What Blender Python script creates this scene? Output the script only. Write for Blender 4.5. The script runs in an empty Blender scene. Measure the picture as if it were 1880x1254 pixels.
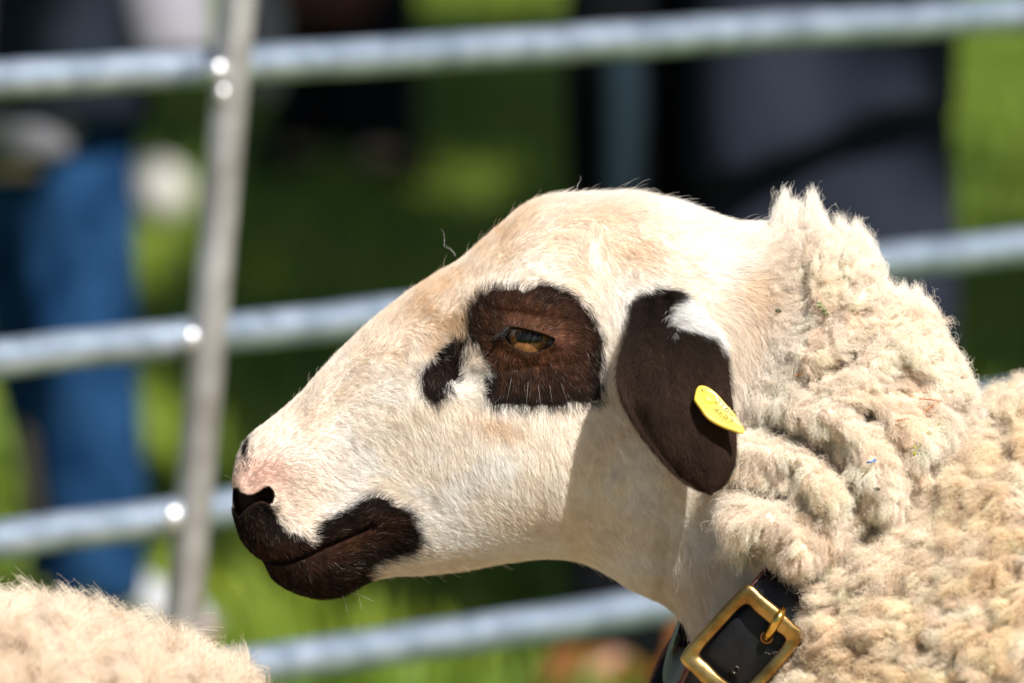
import bpy, bmesh, math, random
import numpy as np
from mathutils import Vector, Matrix

random.seed(7)
RNG = np.random.default_rng(11)
R = math.radians
scene = bpy.context.scene
COL = scene.collection

# ------------------------------------------------------------------ camera
F_PX = 11070.0                      # focal length in photo pixels (1880 wide)
DIST = 3.0                          # camera to sheep
S = DIST / F_PX                     # metres per photo pixel at the sheep
PITCH = R(7.6)
CAM_H = 1.09
AX_R = np.array([1.0, 0.0, 0.0])
AX_F = np.array([0.0, math.cos(PITCH), -math.sin(PITCH)])
AX_U = np.array([0.0, math.sin(PITCH), math.cos(PITCH)])
CAM = np.array([0.0, -DIST * math.cos(PITCH), CAM_H])
P0 = CAM + DIST * AX_F

cam_d = bpy.data.cameras.new('camera')
cam = bpy.data.objects.new('camera', cam_d)
COL.objects.link(cam)
cam.location = CAM
cam.rotation_euler = (math.pi / 2 - PITCH, 0, 0)
cam_d.sensor_width = 36.0
cam_d.lens = 36.0 * F_PX / 1880.0
cam_d.clip_start = 0.1
cam_d.clip_end = 400.0
cam_d.dof.use_dof = True
cam_d.dof.focus_distance = 2.945
cam_d.dof.aperture_fstop = 6.3
scene.camera = cam

# ------------------------------------------------------------------ light
# direction towards the sun, written in the camera's own right / up / towards-viewer axes
sun_c = np.array([0.70, 1.38, 1.25])
sun_v = sun_c[0] * AX_R + sun_c[1] * AX_U - sun_c[2] * AX_F
sun_v = sun_v / np.linalg.norm(sun_v)
sun_d = bpy.data.lights.new('sun', 'SUN')
sun = bpy.data.objects.new('sun', sun_d)
COL.objects.link(sun)
sun_d.energy = 5.0
sun_d.angle = R(0.53)
sun_d.color = (1.0, 0.965, 0.915)
sun.rotation_euler = Vector(sun_v).to_track_quat('Z', 'Y').to_euler()

world = bpy.data.worlds.new('World')
scene.world = world
world.use_nodes = True
wn = world.node_tree.nodes
wl = world.node_tree.links
for n in list(wn):
    wn.remove(n)
sky = wn.new('ShaderNodeTexSky')
sky.sky_type = 'NISHITA'
sky.sun_disc = False
sky.sun_elevation = math.asin(sun_v[2])
sky.sun_rotation = math.atan2(sun_v[0], sun_v[1])
bg = wn.new('ShaderNodeBackground')
bg.inputs['Strength'].default_value = 0.05
wo = wn.new('ShaderNodeOutputWorld')
wl.new(sky.outputs[0], bg.inputs[0])
wl.new(bg.outputs[0], wo.inputs[0])

vs = scene.view_settings
vs.view_transform = 'Standard'
vs.look = 'None'
vs.exposure = 0.72
vs.gamma = 1.0
scene.render.engine = 'CYCLES'
scene.cycles.use_denoising = True
try:
    scene.cycles.denoiser = 'OPENIMAGEDENOISE'
    scene.cycles.denoising_input_passes = 'RGB_ALBEDO_NORMAL'
    scene.cycles.denoising_prefilter = 'ACCURATE'
except Exception:
    pass
scene.cycles.max_bounces = 7
scene.cycles.diffuse_bounces = 4
scene.cycles.transmission_bounces = 5
scene.cycles.sample_clamp_indirect = 6.0
scene.cycles_curves.shape = 'RIBBONS'
scene.cycles_curves.subdivisions = 2

# ------------------------------------------------------------------ helpers
def P(px, py, w):
    """sheep space: photo pixels at the sheep's plane, w metres towards the viewer"""
    px = np.asarray(px, float); py = np.asarray(py, float); w = np.asarray(w, float)
    return (P0 + (px - 940.0)[..., None] * S * AX_R
            + (627.0 - py)[..., None] * S * AX_U - w[..., None] * AX_F)

def PC(px, py, w):
    """like P, but the pixel is where the photo shows the point (perspective undone)"""
    k = 1.0 - np.asarray(w, float) / DIST
    return P(940.0 + (np.asarray(px, float) - 940.0) * k, 627.0 + (np.asarray(py, float) - 627.0) * k, w)

def at(px, py, depth):
    """the point seen at a photo pixel, depth metres in front of the camera"""
    return CAM + depth * (AX_F + AX_R * (px - 940.0) / F_PX + AX_U * (627.0 - py) / F_PX)

def on_ground(px, py, z=0.0):
    d = AX_F + AX_R * (px - 940.0) / F_PX + AX_U * (627.0 - py) / F_PX
    t = (z - CAM[2]) / d[2]
    return CAM + d * t

def smooth(a, b, x):
    t = np.clip((x - a) / (b - a), 0, 1)
    return t * t * (3 - 2 * t)

def herm(tab, u):
    """smooth interpolation of the rows of tab at fractional row indices u"""
    tab = np.asarray(tab, float)
    n = len(tab)
    m = np.gradient(tab, axis=0)
    i = np.clip(np.floor(u).astype(int), 0, n - 2)
    t = (u - i)[:, None]
    p0, p1, m0, m1 = tab[i], tab[i + 1], m[i], m[i + 1]
    return ((2*t**3 - 3*t**2 + 1) * p0 + (t**3 - 2*t**2 + t) * m0
            + (-2*t**3 + 3*t**2) * p1 + (t**3 - t**2) * m1)

NT64 = np.random.default_rng(5).random(64 ** 3).astype(np.float32)

def hash3(i, j, k, seed):
    return NT64[(((i & 63) << 12) + ((j & 63) << 6) + (k & 63) + seed * 7919) & 262143]

def vnoise(p, seed=0):
    """smooth value noise in 0..1, p is (...,3)"""
    p = p.astype(np.float32)
    fl_ = np.floor(p)
    t = p - fl_
    f = fl_.astype(np.int32)
    t = t * t * (3 - 2 * t)
    tx, ty, tz = t[..., 0], t[..., 1], t[..., 2]
    def lerp(a, b, u):
        return a + (b - a) * u
    i, j, k = f[..., 0], f[..., 1], f[..., 2]
    z = []
    for c in (0, 1):
        y0 = lerp(hash3(i, j, k + c, seed), hash3(i + 1, j, k + c, seed), tx)
        y1 = lerp(hash3(i, j + 1, k + c, seed), hash3(i + 1, j + 1, k + c, seed), tx)
        z.append(lerp(y0, y1, ty))
    return lerp(z[0], z[1], tz)

def fbm(p, seed=0, octs=3):
    o, a, s = 0.0, 0.5, 0.0
    for k in range(octs):
        o = o + a * vnoise(p * (2.03 ** k), seed + 17 * k)
        s += a
        a *= 0.5
    return o / s

def voronoi(p, seed=0):
    """distance to the nearest cell point, the cell's id and the cell point"""
    p = p.astype(np.float32)
    f = np.floor(p).astype(np.int32)
    d1 = np.full(p.shape[:-1], 81.0, np.float32); cid = np.zeros(p.shape[:-1], np.float32); site = p.copy()
    for a in (-1, 0, 1):
        for b in (-1, 0, 1):
            for c in (-1, 0, 1):
                i, j, k = f[..., 0] + a, f[..., 1] + b, f[..., 2] + c
                pos = np.stack([i + 0.1 + 0.8 * hash3(i, j, k, seed + 1), j + 0.1 + 0.8 * hash3(i, j, k, seed + 2),
                                k + 0.1 + 0.8 * hash3(i, j, k, seed + 3)], -1).astype(np.float32)
                d = ((pos - p) ** 2).sum(-1)
                near = d < d1
                if not near.any():
                    continue
                cid[near] = pos[near][:, 0] * 17.31 % 1.0
                site[near] = pos[near]
                d1[near] = d[near]
    return np.sqrt(d1), cid, site

def seg_dist(x, y, pts, margin=None):
    """distance from points to a polyline, and the fraction along it (only looked up within the margin)"""
    if margin is not None:
        q = np.asarray(pts, float)
        m = (x > q[:, 0].min() - margin) & (x < q[:, 0].max() + margin) & (y > q[:, 1].min() - margin) & (y < q[:, 1].max() + margin)
        best = np.full(x.shape, 999.0); frac = np.zeros(x.shape)
        if m.any():
            best[m], frac[m] = seg_dist(x[m], y[m], pts)
        return best, frac
    best = np.full(x.shape, 1e9); frac = np.zeros(x.shape)
    n = len(pts) - 1
    for k in range(n):
        ax, ay = pts[k]; bx, by = pts[k + 1]
        dx, dy = bx - ax, by - ay
        t = np.clip(((x - ax) * dx + (y - ay) * dy) / (dx * dx + dy * dy + 1e-9), 0, 1)
        d = (x - ax - t * dx) ** 2 + (y - ay - t * dy) ** 2
        near = d < best
        best = np.where(near, d, best)
        frac = np.where(near, (k + t) / n, frac)
    return np.sqrt(best), frac

def poly_sd(x, y, poly, margin=45.0):
    """signed distance to a polygon, positive inside (clipped at -margin far outside)"""
    q = np.asarray(poly, float)
    m = (x > q[:, 0].min() - margin) & (x < q[:, 0].max() + margin) & (y > q[:, 1].min() - margin) & (y < q[:, 1].max() + margin)
    out = np.full(x.shape, -margin)
    if not m.any():
        return out
    xx, yy = x[m], y[m]
    d, _ = seg_dist(xx, yy, list(poly) + [poly[0]])
    ins = np.zeros(xx.shape, bool)
    n = len(poly)
    for k in range(n):
        ax, ay = poly[k]; bx, by = poly[(k + 1) % n]
        if ay == by:
            continue
        ins ^= ((ay > yy) != (by > yy)) & (xx < (bx - ax) * (yy - ay) / (by - ay) + ax)
    out[m] = np.where(ins, d, -d)
    return out

def gauss(x, y, cx, cy, rx, ry, ang=0.0):
    c, s = math.cos(ang), math.sin(ang)
    dx, dy = x - cx, y - cy
    a = (c * dx + s * dy) / rx
    b = (-s * dx + c * dy) / ry
    return np.exp(-0.5 * (a * a + b * b))

def tag(o, label=None, cat=None, group=None, kind=None):
    if label: o['label'] = label
    if cat: o['category'] = cat
    if group: o['group'] = group
    if kind: o['kind'] = kind
    return o

def empty(name, loc, label=None, cat=None, group=None):
    o = bpy.data.objects.new(name, None)
    COL.objects.link(o)
    o.location = loc
    o.empty_display_size = 0.05
    return tag(o, label, cat, group)

def link(name, data, mat=None, parent=None):
    """data holds world coordinates; the object's origin sits at its parent's place"""
    o = bpy.data.objects.new(name, data)
    COL.objects.link(o)
    if mat is not None:
        data.materials.append(mat)
    if parent is not None:
        o.parent = parent
    return o

def origin_of(parent):
    v = Vector((0, 0, 0))
    while parent is not None:
        v += parent.location
        parent = parent.parent
    return np.array(v)

def mesh_obj(name, verts, faces, mat=None, parent=None, smoothed=True, loc=None):
    verts = np.asarray(verts, float).reshape(-1, 3)
    base = origin_of(parent) if parent is not None else (np.asarray(loc, float) if loc is not None else verts.mean(0) * 0)
    me = bpy.data.meshes.new(name)
    if isinstance(faces, np.ndarray):
        faces = (faces,)
    if isinstance(faces, tuple):                 # arrays of triangles, quads ...
        sizes = np.concatenate([np.full(len(f), f.shape[1]) for f in faces])
        idx = np.concatenate([f.ravel() for f in faces])
        me.vertices.add(len(verts)); me.loops.add(len(idx)); me.polygons.add(len(sizes))
        me.vertices.foreach_set('co', (verts - base).astype(np.float32).ravel())
        me.loops.foreach_set('vertex_index', idx.astype(np.int32))
        me.polygons.foreach_set('loop_start', np.concatenate([[0], np.cumsum(sizes)[:-1]]).astype(np.int32))
        me.update(calc_edges=True)
    else:
        me.from_pydata((verts - base).tolist(), [], faces)
        me.update()
    if smoothed:
        me.polygons.foreach_set('use_smooth', np.ones(len(me.polygons), bool))
    o = link(name, me, mat, parent)
    if parent is None and loc is not None:
        o.location = loc
    return o

def set_col(me, colours, name='col'):
    a = me.attributes.new(name, 'FLOAT_COLOR', 'POINT')
    c = np.ones((len(colours), 4), np.float32)
    c[:, :3] = colours
    a.data.foreach_set('color', c.ravel())

def grid_faces(nu, nv, wrap=False, off=0):
    i = np.arange(nu - 1)[:, None]
    j = np.arange(nv if wrap else nv - 1)[None, :]
    j2 = (j + 1) % nv
    a = i * nv + j; b = i * nv + j2; c = (i + 1) * nv + j2; d = (i + 1) * nv + j
    return np.stack([a, b, c, d], -1).reshape(-1, 4) + off

def hair_obj(name, pts, radius, colours, mat, parent, tip=0.25, power=1.0):
    """pts (n,k,3) world; radius scalar or (n,); colours (n,3)"""
    n, k, _ = pts.shape
    base = origin_of(parent)
    cv = bpy.data.hair_curves.new(name)
    cv.add_curves([k] * n)
    cv.attributes['position'].data.foreach_set('vector', (pts - base).astype(np.float32).ravel())
    t = np.linspace(0, 1, k) ** power
    rad = np.broadcast_to(np.asarray(radius, float).reshape(-1, 1), (n, 1)) * (1 - (1 - tip) * t)[None, :]
    ra = cv.attributes.get('radius') or cv.attributes.new('radius', 'FLOAT', 'POINT')
    ra.data.foreach_set('value', rad.astype(np.float32).ravel())
    ca = cv.attributes.new('col', 'FLOAT_COLOR', 'CURVE')
    c = np.ones((n, 4), np.float32)
    c[:, :3] = colours
    ca.data.foreach_set('color', c.ravel())
    return link(name, cv, mat, parent)

def tube(path, radii, seg=12, caps=True):
    """verts, faces of a tube round a polyline (world coordinates)"""
    path = np.asarray(path, float)
    n = len(path)
    radii = np.broadcast_to(np.asarray(radii, float), (n,))
    tan = np.gradient(path, axis=0)
    tan /= np.linalg.norm(tan, axis=1)[:, None] + 1e-12
    ref = np.array([0.0, 0.0, 1.0]) if abs(tan[0][2]) < 0.9 else np.array([1.0, 0.0, 0.0])
    vs_, prev = [], None
    for k in range(n):
        a = ref - tan[k] * ref.dot(tan[k]) if prev is None else prev - tan[k] * prev.dot(tan[k])
        a /= np.linalg.norm(a) + 1e-12
        b = np.cross(tan[k], a)
        prev = a
        th = np.linspace(0, 2 * math.pi, seg, endpoint=False)
        vs_.append(path[k] + radii[k] * (np.cos(th)[:, None] * a + np.sin(th)[:, None] * b))
    v = np.concatenate(vs_)
    f = grid_faces(n, seg, True)
    if not caps:
        return v, (f,)
    return v, (f, np.array([list(range(seg))[::-1], [(n - 1) * seg + q for q in range(seg)]]))

def spline(pts, n):
    pts = np.asarray(pts, float)
    return herm(pts, np.linspace(0, len(pts) - 1, n))

# ------------------------------------------------------------------ materials
def new_mat(name):
    m = bpy.data.materials.new(name)
    m.use_nodes = True
    nt = m.node_tree
    b = nt.nodes.get('Principled BSDF')
    return m, nt, b

def noise_mat(name, c1, c2, scale=20.0, rough=0.7, bump=0.0, metallic=0.0, detail=4.0, spec=0.5,
              lo=0.35, hi=0.65, bump_scale=None, bump_dist=0.002):
    m, nt, b = new_mat(name)
    tc = nt.nodes.new('ShaderNodeTexCoord')
    nz = nt.nodes.new('ShaderNodeTexNoise')
    nz.inputs['Scale'].default_value = scale
    nz.inputs['Detail'].default_value = detail
    rp = nt.nodes.new('ShaderNodeValToRGB')
    rp.color_ramp.elements[0].position = lo
    rp.color_ramp.elements[1].position = hi
    rp.color_ramp.elements[0].color = (*c1, 1)
    rp.color_ramp.elements[1].color = (*c2, 1)
    nt.links.new(tc.outputs['Object'], nz.inputs['Vector'])
    nt.links.new(nz.outputs['Fac'], rp.inputs['Fac'])
    nt.links.new(rp.outputs['Color'], b.inputs['Base Color'])
    b.inputs['Roughness'].default_value = rough
    b.inputs['Metallic'].default_value = metallic
    b.inputs['Specular IOR Level'].default_value = spec
    if bump > 0:
        n2 = nt.nodes.new('ShaderNodeTexNoise')
        n2.inputs['Scale'].default_value = bump_scale or scale * 4
        n2.inputs['Detail'].default_value = 5
        bp = nt.nodes.new('ShaderNodeBump')
        bp.inputs['Strength'].default_value = bump
        bp.inputs['Distance'].default_value = bump_dist
        nt.links.new(tc.outputs['Object'], n2.inputs['Vector'])
        nt.links.new(n2.outputs['Fac'], bp.inputs['Height'])
        nt.links.new(bp.outputs['Normal'], b.inputs['Normal'])
    return m

def col_mat(name, rough=0.8, spec=0.2, sss=0.0, bump=0.0, bump_scale=400.0, bump_dist=0.001):
    """surface whose colour is the vertex attribute 'col' (coat markings)"""
    m, nt, b = new_mat(name)
    at_ = nt.nodes.new('ShaderNodeAttribute')
    at_.attribute_name = 'col'
    nz = nt.nodes.new('ShaderNodeTexNoise')
    nz.inputs['Scale'].default_value = bump_scale
    nz.inputs['Detail'].default_value = 4
    tc = nt.nodes.new('ShaderNodeTexCoord')
    nt.links.new(tc.outputs['Object'], nz.inputs['Vector'])
    mr = nt.nodes.new('ShaderNodeMapRange')
    mr.inputs['To Min'].default_value = 0.8
    mr.inputs['To Max'].default_value = 1.15
    nt.links.new(nz.outputs['Fac'], mr.inputs['Value'])
    mx = nt.nodes.new('ShaderNodeMix')
    mx.data_type = 'RGBA'
    mx.blend_type = 'MULTIPLY'
    mx.inputs['Factor'].default_value = 1.0
    nt.links.new(at_.outputs['Color'], mx.inputs['A'])
    nt.links.new(mr.outputs['Result'], mx.inputs['B'])
    nt.links.new(mx.outputs['Result'], b.inputs['Base Color'])
    b.inputs['Roughness'].default_value = rough
    b.inputs['Specular IOR Level'].default_value = spec
    if sss:
        b.inputs['Subsurface Weight'].default_value = sss
        b.inputs['Subsurface Radius'].default_value = (0.006, 0.003, 0.002)
        b.inputs['Subsurface Scale'].default_value = 0.5
    if bump:
        bp = nt.nodes.new('ShaderNodeBump')
        bp.inputs['Strength'].default_value = bump
        bp.inputs['Distance'].default_value = bump_dist
        nt.links.new(nz.outputs['Fac'], bp.inputs['Height'])
        nt.links.new(bp.outputs['Normal'], b.inputs['Normal'])
    return m

def fibre_mat(name, gloss=0.12, rough=0.35, trans=0.3):
    """hair and wool fibres: coloured by the curve attribute 'col'"""
    m, nt, b = new_mat(name)
    nt.nodes.remove(b)
    out = nt.nodes['Material Output']
    at_ = nt.nodes.new('ShaderNodeAttribute')
    at_.attribute_name = 'col'
    df = nt.nodes.new('ShaderNodeBsdfDiffuse')
    tr = nt.nodes.new('ShaderNodeBsdfTranslucent')
    gl = nt.nodes.new('ShaderNodeBsdfHair')
    gl.component = 'Reflection'
    gl.inputs['Color'].default_value = (0.8, 0.8, 0.8, 1)
    gl.inputs['RoughnessU'].default_value = rough
    gl.inputs['RoughnessV'].default_value = 0.6
    m1 = nt.nodes.new('ShaderNodeMixShader')
    m2 = nt.nodes.new('ShaderNodeMixShader')
    m1.inputs[0].default_value = trans
    m2.inputs[0].default_value = gloss
    mc = nt.nodes.new('ShaderNodeMix')
    mc.data_type = 'RGBA'
    mc.inputs['Factor'].default_value = 0.12
    mc.inputs['B'].default_value = (0.9, 0.9, 0.95, 1)
    nt.links.new(at_.outputs['Color'], mc.inputs['A'])
    nt.links.new(mc.outputs['Result'], gl.inputs['Color'])
    nt.links.new(at_.outputs['Color'], df.inputs['Color'])
    nt.links.new(at_.outputs['Color'], tr.inputs['Color'])
    nt.links.new(df.outputs[0], m1.inputs[1])
    nt.links.new(tr.outputs[0], m1.inputs[2])
    nt.links.new(m1.outputs[0], m2.inputs[1])
    nt.links.new(gl.outputs[0], m2.inputs[2])
    nt.links.new(m2.outputs[0], out.inputs['Surface'])
    return m
# ================================================================== the sheep in focus
SHEEP_AT = P(2500.0, 627.0, 0.0).copy()
SHEEP_AT[2] = 0.0
sheep = empty('sheep', SHEEP_AT, 'cream sheep with dark eye patches, black collar and yellow ear tag', 'sheep')

#        top x,y      bottom x,y   half width (mm), squareness, widest height
ST = [
    (430, 893,  428, 918,   6, 2.0, 0.00),
    (429, 872,  428, 938,  14, 2.1, 0.00),
    (434, 842,  434, 962,  20, 2.2, 0.00),
    (444, 815,  444, 990,  25, 2.3, 0.00),
    (462, 793,  460, 1010, 28, 2.4, 0.00),
    (488, 769,  482, 1030, 30, 2.4, 0.00),
    (516, 742,  503, 1062, 31, 2.4, 0.00),
    (546, 710,  530, 1081, 32, 2.4, 0.02),
    (580, 672,  562, 1092, 33, 3.0, 0.04),
    (616, 632,  598, 1096, 34, 3.0, 0.06),
    (652, 597,  634, 1088, 36, 3.0, 0.08),
    (690, 562,  670, 1068, 38, 3.0, 0.10),
    (735, 525,  715, 1054, 41, 3.0, 0.10),
    (785, 492,  780, 1050, 45, 3.0, 0.10),
    (832, 464,  845, 1043, 49, 3.0, 0.12),
    (872, 430,  905, 1032, 53, 3.0, 0.14),
    (908, 399,  960, 1024, 56, 3.0, 0.15),
    (948, 368, 1008, 1020, 58, 3.0, 0.15),
    (992, 351, 1048, 1023, 59, 3.0, 0.14),
    (1048, 344, 1085, 1034, 60, 3.0, 0.10),
    (1104, 342, 1120, 1052, 60, 3.0, 0.06),
    (1154, 340, 1152, 1072, 60, 3.0, 0.03),
    (1206, 348, 1184, 1088, 60, 3.0, 0.00),
    (1256, 358, 1212, 1101, 60, 2.4, 0.00),
    (1306, 374, 1236, 1117, 60, 2.4, 0.00),
    (1352, 389, 1254, 1138, 61, 2.4, 0.00),
    (1402, 395, 1268, 1166, 62, 2.4, 0.00),
    (1456, 388, 1280, 1196, 63, 2.4, 0.00),
    (1520, 412, 1293, 1228, 64, 2.4, 0.00),
    (1586, 446, 1306, 1262, 65, 2.3, 0.00),
    (1640, 528, 1320, 1296, 66, 2.3, 0.00),
    (1700, 575, 1334, 1330, 67, 2.3, 0.00),
    (1745, 650, 1348, 1364, 68, 2.3, 0.00),
    (1768, 718, 1362, 1396, 68, 2.3, 0.00),
    (1762, 790, 1374, 1424, 69, 2.3, 0.00),
    (1796, 782, 1372, 1480, 76, 2.3, 0.00),
    (1846, 742, 1390, 1580, 92, 2.3, 0.00),
    (1905, 715, 1450, 1700, 112, 2.3, 0.00),
    (2000, 690, 1600, 1810, 138, 2.3, 0.00),
    (2160, 660, 1900, 1890, 160, 2.3, 0.00),
    (2500, 630, 2400, 1940, 180, 2.3, 0.00),
    (2950, 635, 2900, 1930, 185, 2.3, 0.00),
    (3350, 650, 3350, 1860, 172, 2.2, 0.00),
    (3600, 730, 3620, 1740, 130, 2.2, 0.00),
    (3720, 880, 3730, 1560, 85, 2.1, 0.00),
    (3760, 1080, 3765, 1300, 30, 2.0, 0.00),
]
ST = np.array(ST, float)
_t = np.stack([np.gradient(ST[:, 0]), np.gradient(ST[:, 1])], -1)
_t /= np.linalg.norm(_t, axis=1)[:, None]
inset = np.interp(np.arange(len(ST)), [0, 4, 7, 12, 20, 26, 27, 28, 33, 35, 45], [0, 3, 14, 22, 22, 24, 32, 26, 18, 20, 10])
ST[:, 0] += -_t[:, 1] * inset                       # the coat stands this far off the skin
ST[:, 1] += _t[:, 0] * inset

# how densely each stretch is sampled
dens = np.interp(np.arange(len(ST) - 1), [0, 3, 4, 12, 13, 20, 24, 36, 37, 44], [18, 18, 19, 19, 24, 26, 22, 24, 18, 6])
us = np.concatenate([np.linspace(i, i + 1, int(d), endpoint=False) for i, d in enumerate(dens)] + [[len(ST) - 1.0]])
row = herm(ST, us)
NEAR, FAR = 420, 110
th = np.concatenate([np.linspace(0, math.pi, NEAR, endpoint=False), np.linspace(math.pi, 2 * math.pi, FAR, endpoint=False)])
NU, NT = len(us), len(th)
q = np.cos(th)[None, :]
Tm = row[:, 0:2][:, None, :]; Bm = row[:, 2:4][:, None, :]
mid = 0.5 * (Tm + Bm)
XY = mid + (Tm - mid) * q[..., None]
X, Y = XY[..., 0], XY[..., 1]
kk = row[:, 6][:, None]
qs = np.clip(q - kk * (1 - q * q), -1, 1)
nn = row[:, 5][:, None]
lat = np.maximum(1 - np.abs(qs) ** nn, 0) ** (1 / nn)
side = np.where(th < math.pi, 1.0, -1.0)[None, :]
Wd = row[:, 4][:, None] * 0.001 * lat          # half width, always positive

# from here X, Y are where the photo shows each point
XO, YO = X, Y
X = 940.0 + (XO - 940.0) / (1 - Wd * 1.25 * np.maximum(side, 0) / DIST)
Y = 627.0 + (YO - 627.0) / (1 - Wd * 1.25 * np.maximum(side, 0) / DIST)

# ---- modelled relief, metres outwards, laid out over the profile
EYE_UP = [(922, 611), (929, 605), (940, 602), (952, 603), (966, 606), (982, 610), (1000, 615), (1018, 623)]
EYE_LO = [(1018, 623), (1011, 633), (1001, 640), (990, 645), (975, 648), (960, 646), (946, 639), (932, 628), (922, 611)]
EYE_HOLE = EYE_UP[:-1] + EYE_LO[:-1]
NOSTRIL = [(424, 900), (430, 896), (436, 897), (441, 905), (452, 909), (466, 908), (477, 902), (486, 894), (494, 894),
           (501, 902), (503, 912), (499, 924), (493, 927), (480, 921), (468, 924), (456, 932), (446, 941), (438, 950), (431, 940), (426, 920)]
MOUTH = [(478, 1030), (492, 1032), (515, 1032), (540, 1028), (570, 1017), (600, 1003), (630, 990), (655, 979), (682, 967)]
RUFF_FRONT = [(1395, 380), (1388, 500), (1372, 640), (1350, 760), (1335, 860), (1328, 950), (1336, 1010)]
RUFF_LOW = [(1336, 1010), (1352, 1004), (1378, 1000), (1402, 1022), (1428, 1046), (1472, 1064), (1500, 1044), (1538, 1016), (1583, 986),
            (1640, 955), (1690, 885), (1735, 825), (1780, 765)]
RUFF = RUFF_FRONT + RUFF_LOW[1:] + [(1800, 650), (1650, 450), (1500, 330)]
BODY_EDGE = [(1800, 770), (1740, 832), (1696, 892), (1646, 962), (1590, 994), (1545, 1024), (1508, 1056), (1484, 1090),
             (1460, 1120), (1446, 1152), (1428, 1192), (1414, 1254), (1390, 1400), (1380, 1600)]
BODY = BODY_EDGE + [(1500, 2200), (4200, 2200), (4200, 400), (1900, 400)]
RIDGES = [  # polyline, height, half width in px
    ([(1412, 742), (1450, 744), (1485, 762), (1547, 778), (1590, 824), (1608, 877), (1628, 930), (1622, 968)], 0.016, 30),
    ([(1352, 838), (1405, 822), (1470, 838), (1510, 880), (1530, 940), (1560, 985)], 0.017, 28),
    ([(1345, 994), (1364, 952), (1404, 948), (1450, 978), (1474, 1024), (1508, 1022)], 0.014, 24),
    ([(1470, 960), (1500, 985), (1520, 1010)], 0.007, 20),
    ([(1520, 745), (1600, 735), (1660, 780), (1690, 850)], 0.012, 32),
    ([(1450, 690), (1520, 640), (1580, 600), (1640, 560)], 0.010, 30),
    ([(1500, 735), (1570, 690), (1640, 640), (1720, 640)], 0.010, 30),
    ([(1500, 400), (1515, 480), (1510, 560)], 0.006, 26),
    ([(1560, 440), (1580, 510), (1560, 570)], 0.012, 34),
    ([(1680, 560), (1700, 640), (1720, 720)], 0.010, 34),
    ([(1735, 700), (1720, 780), (1690, 830)], 0.008, 24),
    ([(1640, 860), (1652, 920), (1632, 960)], 0.010, 18),
    ([(1672, 838), (1668, 880), (1655, 920)], 0.008, 16),
]
VALLEYS = [
    ([(1380, 788), (1437, 800), (1480, 812), (1510, 850), (1540, 886), (1565, 930)], 0.026, 17),
    ([(1350, 888), (1397, 908), (1440, 922), (1452, 950)], 0.024, 16),
    ([(1482, 702), (1528, 680), (1567, 659), (1600, 622)], 0.013, 13),
    ([(1418, 728), (1450, 712)], 0.010, 12),
    ([(1560, 752), (1610, 775), (1645, 830), (1654, 890), (1645, 925)], 0.014, 13),
    ([(1472, 410), (1474, 440), (1470, 470)], 0.006, 9),
    ([(1530, 430), (1536, 480), (1530, 520)], 0.009, 9),
    ([(1620, 500), (1600, 560), (1570, 590)], 0.008, 12),
    ([(1640, 560), (1650, 610)], 0.010, 12),
    ([(1540, 940), (1560, 990)], 0.010, 10),
]

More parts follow.
